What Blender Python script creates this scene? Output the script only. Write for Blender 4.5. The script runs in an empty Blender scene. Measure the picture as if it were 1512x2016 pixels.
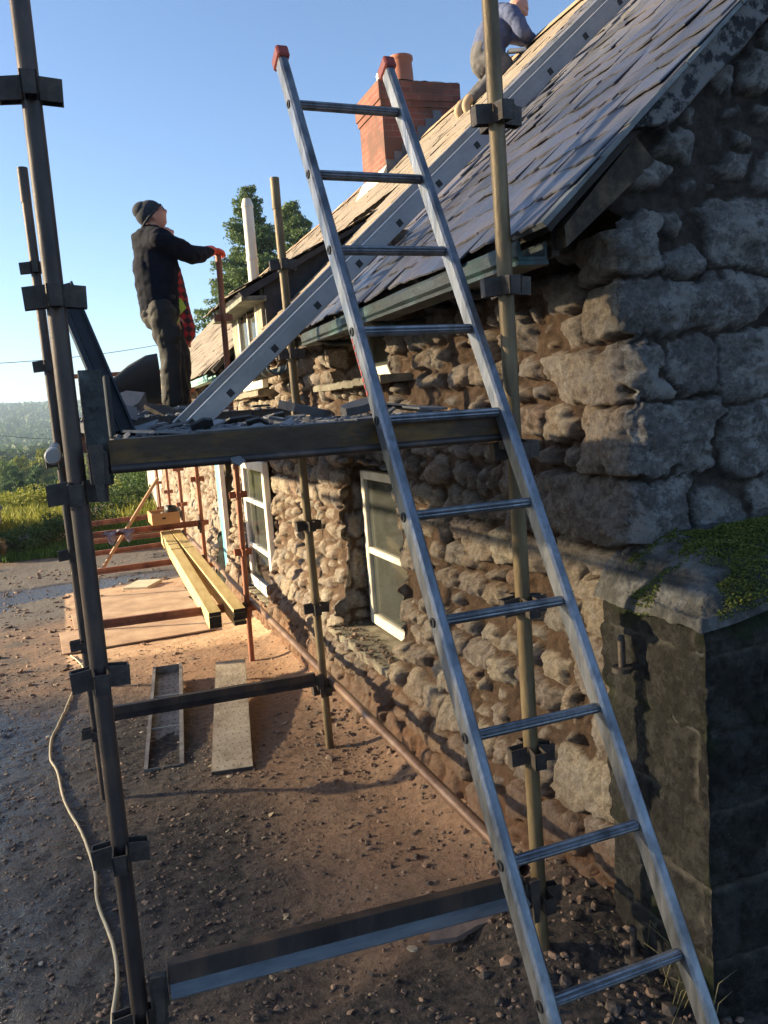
import bpy, bmesh, math, random
import numpy as np
from mathutils import Vector, Matrix

# ------------------------------------------------------------------ camera, sky, sun, exposure
scene = bpy.context.scene
COL = scene.collection
F_PX, YAW, PITCH, ROLL = 1677.5, 0.3559, -0.1237, -0.0746
CAM = Vector((-0.0312, -2.3407, 1.6516))
fwd = Vector((math.sin(YAW)*math.cos(PITCH), math.cos(YAW)*math.cos(PITCH), math.sin(PITCH)))
r0 = Vector((math.cos(YAW), -math.sin(YAW), 0)); u0 = r0.cross(fwd)
rt = math.cos(ROLL)*r0 + math.sin(ROLL)*u0; up = -math.sin(ROLL)*r0 + math.cos(ROLL)*u0
cam_d = bpy.data.cameras.new("camera"); cam = bpy.data.objects.new("camera", cam_d); COL.objects.link(cam)
cam.matrix_world = Matrix(((rt.x, up.x, -fwd.x, CAM.x), (rt.y, up.y, -fwd.y, CAM.y), (rt.z, up.z, -fwd.z, CAM.z), (0, 0, 0, 1)))
cam_d.sensor_fit = 'VERTICAL'; cam_d.sensor_height = 36; cam_d.lens = F_PX/2016*36
cam_d.clip_start = 0.05; cam_d.clip_end = 9000
scene.camera = cam
SUN_AZ = math.radians(-62.7); SUN_EL = math.radians(15)
w = bpy.data.worlds.new("World"); scene.world = w; w.use_nodes = True
nt = w.node_tree; bg = nt.nodes['Background']; sky = nt.nodes.new('ShaderNodeTexSky')
sky.sky_type = 'NISHITA'; sky.sun_disc = False; sky.sun_elevation = SUN_EL; sky.sun_rotation = SUN_AZ % (2*math.pi)
sky.air_density = 0.8; sky.dust_density = 1.0; sky.ozone_density = 3.0; sky.altitude = 150
nt.links.new(sky.outputs[0], bg.inputs[0]); bg.inputs[1].default_value = 0.08
sun_d = bpy.data.lights.new("sun", 'SUN'); sun_d.energy = 5.0; sun_d.angle = math.radians(1.4); sun_d.color = (1.0, 0.81, 0.52)
sun = bpy.data.objects.new("sun", sun_d); COL.objects.link(sun)
SD = Vector((math.sin(SUN_AZ)*math.cos(SUN_EL), math.cos(SUN_AZ)*math.cos(SUN_EL), math.sin(SUN_EL)))
sun.rotation_euler = SD.to_track_quat('Z', 'Y').to_euler()
scene.view_settings.view_transform = 'Standard'; scene.view_settings.look = 'None'
scene.view_settings.exposure = 1.85; scene.view_settings.gamma = 1.0
scene.cycles.max_bounces = 8; scene.cycles.transparent_max_bounces = 12

random.seed(7); RNG = np.random.default_rng(11)
PI = math.pi
# ------------------------------------------------------------------ frames of reference
HA = math.radians(1.49)
HO = Vector((1.66, -0.02, 0)); HN = Vector((math.cos(HA), -math.sin(HA), 0)); HT = Vector((math.sin(HA), math.cos(HA), 0))
def H(X, Y, Z): return HO + HN*X + HT*Y + Vector((0, 0, Z))           # house frame to world
RS = math.tan(math.radians(42)); EX, EZ, RX = -0.30, 2.15, 2.90
def roofz(X): return EZ + RS*(X-EX)
def ss(e0, e1, x):
    t = np.clip((x-e0)/(e1-e0), 0, 1); return t*t*(3-2*t)
def gz(x, y):                                                          # lie of the land
    x = np.asarray(x, float); y = np.asarray(y, float)
    z = -0.27-0.04*np.clip(y, -6, 14)
    z = z - 0.12*np.clip(y-24, 0, 120) - 1.2*ss(14, 22, -x)*0
    d = np.hypot(x, y)
    z = z + 112*ss(500, 1900, d)*(0.72+0.28*np.sin(x/520+0.9)*np.cos(d/700)) * ss(300, 700, d)
    return z
# ------------------------------------------------------------------ numpy noise
def _h(i, j, s):
    n = (i*374761393 + j*668265263 + s*2147483647) & 0xffffffff
    n = ((n ^ (n >> 13))*1274126177) & 0xffffffff
    return ((n ^ (n >> 16)) & 0xffff)/65535.0
def vn(x, y, s=0):
    x = np.asarray(x, float); y = np.asarray(y, float)
    i = np.floor(x).astype(np.int64); j = np.floor(y).astype(np.int64); fx = x-i; fy = y-j
    fx = fx*fx*(3-2*fx); fy = fy*fy*(3-2*fy)
    return (_h(i, j, s)*(1-fx)+_h(i+1, j, s)*fx)*(1-fy)+(_h(i, j+1, s)*(1-fx)+_h(i+1, j+1, s)*fx)*fy
def fbm(x, y, s=0, o=4):
    r = 0; a = 0.5; t = 0
    for k in range(o): r = r+a*vn(x*2**k, y*2**k, s+k*17); t += a; a *= 0.5
    return r/t
# ------------------------------------------------------------------ materials
MATS = {}
def mat(name, stops=((0, (0.5, 0.5, 0.5)), (1, (0.5, 0.5, 0.5))), scale=5, rough=0.7, metal=0.0, bump=0.0, bscale=40, attr=None,
        attr_amt=0.6, spec=0.5, detail=6, rough2=None, coat=0, transl=0, stretch=None, dist=0.01):
    if name in MATS: return MATS[name]
    m = bpy.data.materials.new(name); m.use_nodes = True; MATS[name] = m
    N = m.node_tree.nodes; L = m.node_tree.links; b = N['Principled BSDF']
    tc = N.new('ShaderNodeTexCoord'); mp = N.new('ShaderNodeMapping'); L.new(tc.outputs['Object'], mp.inputs[0])
    if stretch: mp.inputs['Scale'].default_value = stretch
    no = N.new('ShaderNodeTexNoise'); no.inputs['Scale'].default_value = scale; no.inputs['Detail'].default_value = detail
    no.inputs['Roughness'].default_value = 0.62; L.new(mp.outputs[0], no.inputs['Vector'])
    fac = no.outputs['Fac']
    mr = N.new('ShaderNodeMapRange'); mr.inputs[1].default_value = 0.28; mr.inputs[2].default_value = 0.72; L.new(fac, mr.inputs[0]); fac = mr.outputs[0]
    if attr:
        at = N.new('ShaderNodeAttribute'); at.attribute_name = attr
        mx = N.new('ShaderNodeMix'); mx.data_type = 'FLOAT'; mx.inputs[0].default_value = attr_amt
        L.new(fac, mx.inputs[2]); L.new(at.outputs['Fac'], mx.inputs[3]); fac = mx.outputs[0]
    cr = N.new('ShaderNodeValToRGB'); e = cr.color_ramp.elements
    while len(e) < len(stops): e.new(0.5)
    for k, (p, c) in enumerate(stops): e[k].position = p; e[k].color = (*c, 1)
    L.new(fac, cr.inputs[0]); L.new(cr.outputs[0], b.inputs['Base Color'])
    b.inputs['Roughness'].default_value = rough; b.inputs['Metallic'].default_value = metal
    b.inputs['Specular IOR Level'].default_value = spec; b.inputs['Coat Weight'].default_value = coat
    if rough2 is not None:
        n3 = N.new('ShaderNodeTexNoise'); n3.inputs['Scale'].default_value = scale*1.7; n3.inputs['Detail'].default_value = 4; L.new(mp.outputs[0], n3.inputs['Vector'])
        m3 = N.new('ShaderNodeMapRange'); m3.inputs[1].default_value = 0.35; m3.inputs[2].default_value = 0.65; m3.inputs[3].default_value = rough; m3.inputs[4].default_value = rough2
        L.new(n3.outputs['Fac'], m3.inputs[0]); L.new(m3.outputs[0], b.inputs['Roughness'])
    if bump:
        n2 = N.new('ShaderNodeTexNoise'); n2.inputs['Scale'].default_value = bscale; n2.inputs['Detail'].default_value = 6; L.new(mp.outputs[0], n2.inputs['Vector'])
        bp = N.new('ShaderNodeBump'); bp.inputs['Strength'].default_value = bump; bp.inputs['Distance'].default_value = dist
        L.new(n2.outputs['Fac'], bp.inputs['Height']); L.new(bp.outputs[0], b.inputs['Normal'])
    if transl:
        tr = N.new('ShaderNodeBsdfTranslucent'); ms = N.new('ShaderNodeMixShader'); ms.inputs[0].default_value = transl
        L.new(cr.outputs[0], tr.inputs[0]); L.new(b.outputs[0], ms.inputs[1]); L.new(tr.outputs[0], ms.inputs[2])
        L.new(ms.outputs[0], N['Material Output'].inputs[0])
    return m
def grey(v, t=(1, 1, 1)): return tuple(v*k for k in t)
# ------------------------------------------------------------------ mesh helpers
class MB:
    def __init__(s): s.v = []; s.f = []; s.t = []; s.cur = 0.5
    def add(s, vs, fs):
        b = len(s.v); s.v += [tuple(p) for p in vs]; s.f += [tuple(i+b for i in q) for q in fs]; s.t += [s.cur]*len(vs)
    def box(s, lo, hi, M=None, bev=0.0):
        (x0, y0, z0), (x1, y1, z1) = lo, hi
        if bev > 0:
            b = min(bev, abs(x1-x0)*0.45, abs(y1-y0)*0.45, abs(z1-z0)*0.45)
            vs = []
            for sx, ax in ((0, x0), (1, x1)):
                for sy, ay in ((0, y0), (1, y1)):
                    for sz, az in ((0, z0), (1, z1)):
                        dx = b if not sx else -b; dy = b if not sy else -b; dz = b if not sz else -b
                        vs += [Vector((ax, ay+dy, az+dz)), Vector((ax+dx, ay, az+dz)), Vector((ax+dx, ay+dy, az))]
            def I(a, c, d, k): return ((a*2+c)*2+d)*3+k
            fs = [(I(0,0,0,0),I(0,0,1,0),I(0,1,1,0),I(0,1,0,0)), (I(1,0,0,0),I(1,1,0,0),I(1,1,1,0),I(1,0,1,0)),
                  (I(0,0,0,1),I(1,0,0,1),I(1,0,1,1),I(0,0,1,1)), (I(0,1,0,1),I(0,1,1,1),I(1,1,1,1),I(1,1,0,1)),
                  (I(0,0,0,2),I(0,1,0,2),I(1,1,0,2),I(1,0,0,2)), (I(0,0,1,2),I(1,0,1,2),I(1,1,1,2),I(0,1,1,2))]
            for c in (0, 1):
                for d in (0, 1):
                    q = (I(0,c,d,1),I(1,c,d,1),I(1,c,d,2),I(0,c,d,2)); fs.append(q if (c+d) % 2 else q[::-1])
                    q = (I(c,0,d,0),I(c,1,d,0),I(c,1,d,2),I(c,0,d,2)); fs.append(q[::-1] if (c+d) % 2 else q)
                    q = (I(c,d,0,0),I(c,d,1,0),I(c,d,1,1),I(c,d,0,1)); fs.append(q if (c+d) % 2 else q[::-1])
            for a in (0, 1):
                for c in (0, 1):
                    for d in (0, 1):
                        q = (I(a,c,d,0), I(a,c,d,1), I(a,c,d,2)); fs.append(q if (a+c+d) % 2 else q[::-1])
        else:
            vs = [Vector(p) for p in ((x0,y0,z0),(x1,y0,z0),(x1,y1,z0),(x0,y1,z0),(x0,y0,z1),(x1,y0,z1),(x1,y1,z1),(x0,y1,z1))]
            fs = [(0,3,2,1),(4,5,6,7),(0,1,5,4),(1,2,6,5),(2,3,7,6),(3,0,4,7)]
        if M is not None: vs = [M @ p for p in vs]
        s.add(vs, fs)
    def tube(s, pts, r, n=12, cap=True):
        pts = [Vector(p) for p in pts]; R = r if isinstance(r, (list, tuple)) else [r]*len(pts)
        b = len(s.v); vs = []; ref = None
        for i, p in enumerate(pts):
            d = (pts[min(i+1, len(pts)-1)]-pts[max(i-1, 0)]).normalized()
            if ref is None: ref = d.orthogonal().normalized()
            ref = (ref-d*ref.dot(d)).normalized(); q = d.cross(ref)
            for k in range(n):
                a = 2*PI*k/n; vs.append(p+(ref*math.cos(a)+q*math.sin(a))*R[i])
        fs = []
        for i in range(len(pts)-1):
            for k in range(n):
                a = i*n+k; c = i*n+(k+1) % n; fs.append((a, c, c+n, a+n))
        if cap: fs.append(tuple(range(n))[::-1]); fs.append(tuple((len(pts)-1)*n+k for k in range(n)))
        s.add(vs, fs)
    def pipe(s, p, q, ro, ri, n=20):                                     # open hollow tube
        p = Vector(p); q = Vector(q); d = (q-p).normalized(); a1 = d.orthogonal().normalized(); a2 = d.cross(a1); vs = []
        for c, r in ((p, ro), (q, ro), (q, ri), (p, ri)):
            for k in range(n): a = 2*PI*k/n; vs.append(c+(a1*math.cos(a)+a2*math.sin(a))*r)
        s.add(vs, [(j*n+k, j*n+(k+1) % n, ((j+1) % 4)*n+(k+1) % n, ((j+1) % 4)*n+k) for j in range(4) for k in range(n)])
    def beam(s, p, q, w_, h_, up_=(0, 0, 1), bev=0.0):
        p = Vector(p); q = Vector(q); d = q-p; L = d.length; d.normalize(); u = Vector(up_); x = d.cross(u).normalized(); u = x.cross(d)
        M = Matrix(((x.x, d.x, u.x, p.x), (x.y, d.y, u.y, p.y), (x.z, d.z, u.z, p.z), (0, 0, 0, 1)))
        s.box((-w_/2, 0, -h_/2), (w_/2, L, h_/2), M, bev)
    def prism(s, poly, axis_vec):                                        # extrude a polygon of 3D points
        a = Vector(axis_vec); n = len(poly); P = [Vector(p) for p in poly]
        s.add(P+[p+a for p in P], [tuple(range(n))[::-1], tuple(range(n, 2*n))]+[(k, (k+1) % n, (k+1) % n+n, k+n) for k in range(n)])
    def build(s, name, m=None, parent=None, smooth=False, M=None, auto=None):
        me = bpy.data.meshes.new(name); me.from_pydata([tuple(p) for p in s.v], [], s.f); 
        a = me.attributes.new('tint', 'FLOAT', 'POINT'); a.data.foreach_set('value', s.t)
        me.validate()
        bm = bmesh.new(); bm.from_mesh(me); bmesh.ops.recalc_face_normals(bm, faces=bm.faces); bm.to_mesh(me); bm.free()
        if smooth:
            me.polygons.foreach_set('use_smooth', [True]*len(me.polygons))
            if auto is not None: me.set_sharp_from_angle(angle=math.radians(auto))
        o = bpy.data.objects.new(name, me); COL.objects.link(o)
        if m: me.materials.append(m)
        if parent: o.parent = parent
        if M is not None: o.matrix_local = M
        return o
def empty(name, loc=(0, 0, 0), rz=0):
    o = bpy.data.objects.new(name, None); COL.objects.link(o); o.location = loc; o.rotation_euler = (0, 0, rz); return o
def tag(o, label=None, cat=None, group=None, kind=None):
    if label: o['label'] = label
    if cat: o['category'] = cat
    if group: o['group'] = group
    if kind: o['kind'] = kind
    return o
def npmesh(name, V, Fq, m, parent=None, smooth=True, attrs=None):        # fast mesh from arrays, quads or tris
    me = bpy.data.meshes.new(name); V = np.ascontiguousarray(V, dtype=np.float32); Fq = np.ascontiguousarray(Fq, dtype=np.int32); k = Fq.shape[1]
    me.vertices.add(len(V)); me.vertices.foreach_set('co', V.ravel())
    me.loops.add(Fq.size); me.loops.foreach_set('vertex_index', Fq.ravel())
    me.polygons.add(len(Fq)); me.polygons.foreach_set('loop_start', np.arange(0, Fq.size, k, dtype=np.int32))
    me.polygons.foreach_set('loop_total', np.full(len(Fq), k, dtype=np.int32))
    for an, av in (attrs or {}).items():
        a = me.attributes.new(an, 'FLOAT', 'POINT'); a.data.foreach_set('value', np.ascontiguousarray(av, dtype=np.float32).ravel())
    me.update(); me.validate()
    me.polygons.foreach_set('use_smooth', [smooth]*len(me.polygons))
    o = bpy.data.objects.new(name, me); COL.objects.link(o)
    if m: me.materials.append(m)
    if parent: o.parent = parent
    return o
def grid_faces(n, m_, keep=None, flip=False):
    i, j = np.meshgrid(np.arange(n-1), np.arange(m_-1), indexing='ij'); a = i*m_+j
    q = np.stack([a, a+m_, a+m_+1, a+1], -1)
    if flip: q = q[..., ::-1]
    q = q.reshape(-1, 4)
    return q if keep is None else q[keep.ravel()]
def copy_tree(o, parent=None):
    c = o.copy(); COL.objects.link(c)
    if parent: c.parent = parent
    for ch in [x for x in bpy.data.objects if x.parent == o]: copy_tree(ch, c)
    return c
# ------------------------------------------------------------------ rubble stone
def stone_mat(name, stops, mortar, earth=(0.33, 0.17, 0.095), lime=0.0, rough=0.9, pale=(0.62, 0.53, 0.41), dark_s=(0.07, 0.045, 0.03)):
    m = bpy.data.materials.new(name); m.use_nodes = True; N = m.node_tree.nodes; L = m.node_tree.links; b = N['Principled BSDF']
    def at(n): a = N.new('ShaderNodeAttribute'); a.attribute_name = n; return a.outputs['Fac']
    def noise(sc, det=6, rg=0.65):
        n = N.new('ShaderNodeTexNoise'); n.inputs['Scale'].default_value = sc; n.inputs['Detail'].default_value = det; n.inputs['Roughness'].default_value = rg
        L.new(tc.outputs['Object'], n.inputs['Vector']); return n.outputs['Fac']
    def rng(x, a, c, lo=0, hi=1):
        r = N.new('ShaderNodeMapRange'); r.inputs[1].default_value = a; r.inputs[2].default_value = c; r.inputs[3].default_value = lo; r.inputs[4].default_value = hi; L.new(x, r.inputs[0]); return r.outputs[0]
    def mix(f, A, B, mode='MIX'):
        x = N.new('ShaderNodeMix'); x.data_type = 'RGBA'; x.blend_type = mode
        if isinstance(f, float): x.inputs[0].default_value = f
        else: L.new(f, x.inputs[0])
        for s_, v in ((6, A), (7, B)):
            if isinstance(v, tuple): x.inputs[s_].default_value = (*v, 1)
            else: L.new(v, x.inputs[s_])
        return x.outputs[2]
    tc = N.new('ShaderNodeTexCoord')
    cr = N.new('ShaderNodeValToRGB'); e = cr.color_ramp.elements
    while len(e) < len(stops): e.new(0.5)
    for k, (p, c) in enumerate(stops): e[k].position = p; e[k].color = (*c, 1)
    L.new(at('sid'), cr.inputs[0])
    c = mix(rng(noise(9), 0.38, 0.62, 0.0, 0.8), cr.outputs[0], mix(0.6, cr.outputs[0], pale))
    c = mix(rng(noise(42, 8, 0.85), 0.47, 0.56, 0.0, 0.65), c, mix(0.75, c, dark_s))
    c = mix(rng(noise(22, 8, 0.78), 0.46, 0.60, 0.0, 0.75), c, mix(0.6, cr.outputs[0], dark_s))
    if lime: c = mix(rng(noise(7.5, 10, 0.8), 0.50, 0.545, 0.0, lime), c, (0.60, 0.58, 0.54))
    mo = mix(rng(noise(30), 0.4, 0.65), mortar, tuple(k*1.7 for k in mortar))
    c = mix(at('mort'), mo, c)
    c = mix(at('earth'), c, mix(rng(noise(14), 0.38, 0.62), earth, tuple(k*0.5 for k in earth)))
    L.new(c, b.inputs['Base Color']); b.inputs['Roughness'].default_value = rough; b.inputs['Specular IOR Level'].default_value = 0.3
    n1 = noise(38, 12, 0.8); n2 = noise(110, 6, 0.7)
    ad = N.new('ShaderNodeMath'); ad.operation = 'MULTIPLY_ADD'; L.new(n2, ad.inputs[0]); ad.inputs[1].default_value = 0.3; L.new(n1, ad.inputs[2])
    bp = N.new('ShaderNodeBump'); bp.inputs['Strength'].default_value = 1.0; bp.inputs['Distance'].default_value = 0.045; L.new(ad.outputs[0], bp.inputs['Height']); L.new(bp.outputs[0], b.inputs['Normal'])
    return m
FRONT_M = stone_mat('rubble_front', ((0.0, (0.26, 0.20, 0.165)), (0.18, (0.47, 0.36, 0.25)), (0.32, (0.33, 0.30, 0.27)), (0.45, (0.37, 0.24, 0.17)), (0.58, (0.56, 0.45, 0.32)), (0.72, (0.34, 0.28, 0.25)), (0.87, (0.52, 0.42, 0.30)), (1.0, (0.62, 0.53, 0.40))), (0.11, 0.068, 0.042), lime=0.25)
GABLE_M = stone_mat('rubble_gable', ((0.0, (0.19, 0.18, 0.17)), (0.3, (0.36, 0.345, 0.32)), (0.55, (0.25, 0.23, 0.215)), (0.8, (0.40, 0.38, 0.35)), (1.0, (0.48, 0.46, 0.43))), (0.085, 0.07, 0.058), earth=(0.12, 0.10, 0.08), lime=0.6, pale=(0.42, 0.40, 0.37), dark_s=(0.05, 0.045, 0.042))  # greyer than the front: limewash, plus the gable's shade put into the colour

def stone_field(U, V, seeds, seed=0, warp=1.0):
    """height above the bedding mortar, stone id, stone mask for points U,V; seeds rows: cu,cv,a,b,rot,p,proud,id,tu,tv"""
    sh = U.shape; u = U.ravel(); v = V.ravel()
    wu = u+0.028*warp*(fbm(u*9, v*9, 5+seed, 3)-0.5)*2+0.009*warp*(vn(u*40, v*40, 9+seed)-0.5)*2
    wv = v+0.024*warp*(fbm(u*9+31, v*9+17, 6+seed, 3)-0.5)*2+0.009*warp*(vn(u*40+7, v*40, 3+seed)-0.5)*2
    f1 = np.full(u.shape, 9.0); f2 = np.full(u.shape, 9.0); idx = np.zeros(u.shape, int)
    C = 0.6
    ku = np.floor(wu/C).astype(int); kv = np.floor(wv/C).astype(int)
    S = np.array(seeds)
    for a in np.unique(ku):
        for b in np.unique(kv[ku == a]):
            sel = np.nonzero((ku == a) & (kv == b))[0]
            near = np.nonzero((S[:, 0]+S[:, 2] > a*C-0.15) & (S[:, 0]-S[:, 2] < (a+1)*C+0.15) & (S[:, 1]+S[:, 3] > b*C-0.15) & (S[:, 1]-S[:, 3] < (b+1)*C+0.15))[0]
            for k in near:
                s_ = S[k]; du = wu[sel]-s_[0]; dv = wv[sel]-s_[1]; c, sn = math.cos(s_[4]), math.sin(s_[4])
                x = np.abs((du*c+dv*sn)/s_[2]); y = np.abs((-du*sn+dv*c)/s_[3]); mm = (x**s_[5]+y**s_[5])**(1/s_[5])
                mm = 1+(mm-1)*min(s_[2], s_[3])*8
                g1 = f1[sel]; g2 = f2[sel]; nw = mm < g1
                g2 = np.where(nw, g1, np.minimum(g2, mm)); ii = idx[sel]; ii[nw] = k; f1[sel] = np.where(nw, mm, g1); f2[sel] = g2; idx[sel] = ii
    s_ = S[idx]
    gap = f2-f1
    gapw = gap*np.minimum(s_[:, 2], s_[:, 3])*6+0.02*(vn(u*60, v*60, 57+seed)-0.5)
    core = ss(1.24, 1.08, f1)*ss(0.025, 0.13, gapw)
    r = np.clip(f1, 0, 1.2)
    dome = 0.90+0.10*np.clip(1-r*r, 0, 1)
    tilt = ((wu-s_[:, 0])/s_[:, 2]*s_[:, 8]+(wv-s_[:, 1])/s_[:, 3]*s_[:, 9])
    fc = np.floor(s_[:, 7]*97)
    fac = np.minimum(np.minimum(1.0, 1.12+0.9*(np.cos(fc)*(wu-s_[:, 0])/s_[:, 2]+np.sin(fc)*(wv-s_[:, 1])/s_[:, 3])), 1.18+0.8*(np.cos(fc*2.3+2)*(wu-s_[:, 0])/s_[:, 2]+np.sin(fc*2.3+2)*(wv-s_[:, 1])/s_[:, 3]))
    h = core**0.8*s_[:, 6]*(dome*np.clip(fac, 0.35, 1)+0.40*tilt)
    # chipped faces
    h = h+core*(0.020*(fbm(u*14, v*14, 21+seed, 6)-0.5)*2-0.030*(np.abs(fbm(u*22, v*27, 25+seed, 5)-0.5))*2)
    h = h+(1-core)*(0.012*(fbm(u*28, v*28, 33+seed, 4)-0.5)*2-0.008-0.020*ss(0.45, 0.65, fbm(u*6, v*6, 35+seed, 2)))
    return h.reshape(sh), s_[:, 7].reshape(sh), ss(0.15, 0.55, core).reshape(sh)

def courses(u0, u1, v0, v1, hs, ws, rng, blocks, pfun=lambda u, v: 2.6, proud=(0.03, 0.06), tight=0.5):
    out = [list(b) for b in blocks]; v = v0
    while v < v1:
        h = rng.uniform(*hs); u = u0-rng.uniform(0, 0.2)
        while u < u1:
            w_ = rng.uniform(*ws)*(0.75+h/hs[1]*0.5); hh = h*rng.uniform(0.86, 1.16)
            cu = u+w_/2; cv = v+h/2+rng.uniform(-0.018, 0.018)
            def ok(cu, cv, a, b): return all(abs(cu-k[0]) > k[2]+a*tight or abs(cv-k[1]) > k[3]+b*tight for k in blocks)
            def put(cu, cv, a, b):
                if ok(cu, cv, a, b):
                    out.append([cu, cv, a, b, rng.normal(0, 0.16), max(2.0, pfun(cu, cv)+rng.uniform(-0.5, 0.9)), rng.uniform(*proud), rng.random(), rng.normal(0, 0.35), rng.normal(0, 0.3)])
            if rng.random() < 0.16:
                put(cu, v+h*0.26, w_/2, h*0.24); put(cu, v+h*0.76, w_/2, h*0.24)
            elif rng.random() < 0.10:
                put(cu, v+h*0.85, w_*0.42, h*0.85)
            else: put(cu, cv, w_/2*0.97, hh/2*0.98)
            if rng.random() < 0.35: out.append([u+rng.uniform(-0.01, 0.01), v+rng.choice([0.02, h-0.02]), 0.02+0.02*rng.random(), 0.016+0.014*rng.random(), rng.normal(0, 0.5), 2.2, 0.02, rng.random(), 0, 0])
            u += w_+0.006
        v += h+0.004
    return out

cottage = empty('stone_cottage', HO, -HA)
tag(cottage, 'old rubble stone cottage with slate roof, gutter and white windows behind the scaffold', 'house')
# quoins shared by both faces of the corner (z centre, half height, half length on front, on gable)
QU = [(2.10, 0.095, 0.11, 0.085), (1.905, 0.094, 0.10, 0.275), (1.70, 0.097, 0.235, 0.10), (1.475, 0.115, 0.125, 0.20), (1.235, 0.105, 0.285, 0.13),
      (1.05, 0.055, 0.10, 0.25), (0.88, 0.105, 0.125, 0.16), (0.66, 0.10, 0.19, 0.11), (0.44, 0.10, 0.11, 0.2), (0.21, 0.11, 0.22, 0.12), (-0.02, 0.11, 0.12, 0.2), (-0.26, 0.11, 0.2, 0.15)]
rf = np.random.default_rng(5)
fb = [[q[2]-0.03, q[0], q[2]+0.03, q[1], 0, 6.0, 0.048, 0.35+0.6*rf.random(), 0.05, 0.0] for q in QU]
# a few long stones picked out of the front
fb += [[2.75, 0.03, 0.62, 0.05, 0, 6, 0.02, 0.4, 0, 0], [2.6, 1.40, 0.70, 0.075, 0, 5, 0.045, 0.75, 0, 0]]
for k_ in range(16): fb.append([2.05+k_*0.085, 1.395, 0.037, 0.085, 0.05, 4, 0.045, rf.random(), 0, 0])
fb = fb[:len(QU)]+fb[-16:]
FS = courses(-0.1, 5.6, -0.75, 2.45, (0.07, 0.17), (0.08, 0.25), rf, fb, lambda u, v: 3.4 if u < 1.9 else 2.8)
FS += courses(5.7, 18.4, -1.2, 2.45, (0.10, 0.19), (0.13, 0.34), rf, [], lambda u, v: 2.8)
gb = [[q[3]-0.03, q[0], q[3]+0.03, q[1], 0, 6.0, 0.048, 0.2+0.7*rf.random(), 0.05, 0] for q in QU]
gbx = [(0.30, 1.72, 0.09, 0.075), (0.53, 1.70, 0.13, 0.10), (0.60, 1.47, 0.17, 0.10), (0.56, 2.13, 0.17, 0.095), (0.245, 2.17, 0.028, 0.055),
       (0.30, 2.28, 0.055, 0.03), (0.12, 2.30, 0.10, 0.045), (0.25, 2.42, 0.075, 0.04), (0.42, 2.40, 0.035, 0.04), (0.50, 2.43, 0.045, 0.035), (0.33, 2.51, 0.06, 0.035),
       (0.47, 2.52, 0.05, 0.03), (0.43, 2.63, 0.04, 0.055), (0.62, 2.52, 0.04, 0.03), (0.41, 2.735, 0.045, 0.028), (0.58, 2.66, 0.06, 0.06), (0.53, 2.82, 0.06, 0.05), (0.50, 2.91, 0.045, 0.025),
       (0.32, 2.66, 0.05, 0.03), (0.24, 2.52, 0.03, 0.025), (0.68, 2.74, 0.07, 0.06), (0.70, 2.9, 0.08, 0.07), (0.62, 2.32, 0.09, 0.05), (0.50, 2.28, 0.05, 0.03), (0.40, 2.29, 0.04, 0.03)]
for (a, b, c, d) in gbx: gb.append([a, b, c*1.22, d*1.22, rf.normal(0, 0.12), 3.2, 0.040, rf.random(), rf.normal(0, 0.2), rf.normal(0, 0.2)])
GS = courses(0.0, 2.4, -0.75, 4.4, (0.07, 0.16), (0.09, 0.26), rf, gb, lambda u, v: 3.2, (0.022, 0.042), 0.2)
OPEN = [(2.20, 3.36, 0.10, 1.30), (5.70, 6.98, -0.22, 1.22), (2.14, 3.33, 1.82, 2.60), (5.45, 6.55, 1.88, 2.60), (8.0, 8.75, -1.2, 1.5)]
def flare(z, y=1.0): return 0.15*ss(0.55, -0.35, z)*ss(0.1, 0.8, y)+0.02*ss(1.2, 0.3, z)
def front_h(Y, Z):
    h, sid, mo = stone_field(Y, Z, FS, 1)
    h = h*(0.85+0.5*fbm(Y*1.1, Z*1.1, 77, 2)); earth = ss(0.30, -0.25, Z+0.04*np.clip(Y, 0, 14)+0.5*(fbm(Y*2.2, Z*3, 61, 3)-0.5))
    h = h*(1-0.55*earth)+earth*0.03*(fbm(Y*12, Z*12, 62, 4)-0.5)
    und = 0.035*(fbm(Y*0.7, Z*0.9, 71, 2)-0.5)*2
    return h+und*ss(0, 0.8, Y)+flare(Z, Y), sid, mo*(1-0.4*earth), earth*0.8
def gable_h(X, Z):
    h, sid, mo = stone_field(X, Z, GS, 2); e = ss(0.0, -0.3, Z)
    return h+0.02*ss(1.2, 0.3, Z), sid, mo, e*0.6
def corner_h(Z):
    z = np.asarray(Z); o = np.zeros_like(z)+0.0
    return front_h(o, z)[0], gable_h(o, z)[0]
def front_sheet(name, ys, zs, parent, m):
    Y, Z = np.meshgrid(ys, zs, indexing='ij'); h, sid, mo, ea = front_h(Y, Z)
    hf, hg = corner_h(zs)
    sh = np.clip(1-Y/0.12, 0, 1)**1.5; Yd = Y-(hg-0.02)[None, :]*sh
    h = h-0.022*np.exp(-np.clip(Y, 0, None)/0.02)
    P = np.stack([0.03-h, Yd, Z], -1)
    cy = (Y[:-1, :-1]+Y[1:, 1:])/2; cz = (Z[:-1, :-1]+Z[1:, 1:])/2; keep = np.ones(cy.shape, bool)
    for (a, b, c, d) in OPEN: keep &= ~((cy > a) & (cy < b) & (cz > c) & (cz < d))
    return npmesh(name, P.reshape(-1, 3), grid_faces(len(ys), len(zs), keep, True), m, parent, True, {'sid': sid, 'mort': mo, 'earth': ea})
zs1 = np.arange(-0.62, 2.16, 0.0088)
wall = empty('front_wall'); wall.parent = cottage
def snap(arr):
    arr = arr.copy()
    return arr
front_sheet('rubble_face', np.concatenate([[0], np.arange(0.006, 3.4, 0.0088)]), zs1, wall, FRONT_M)
front_sheet('rubble_face', np.arange(3.3928, 8.1, 0.014), np.arange(-0.75, 2.16, 0.014), wall, FRONT_M)
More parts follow.
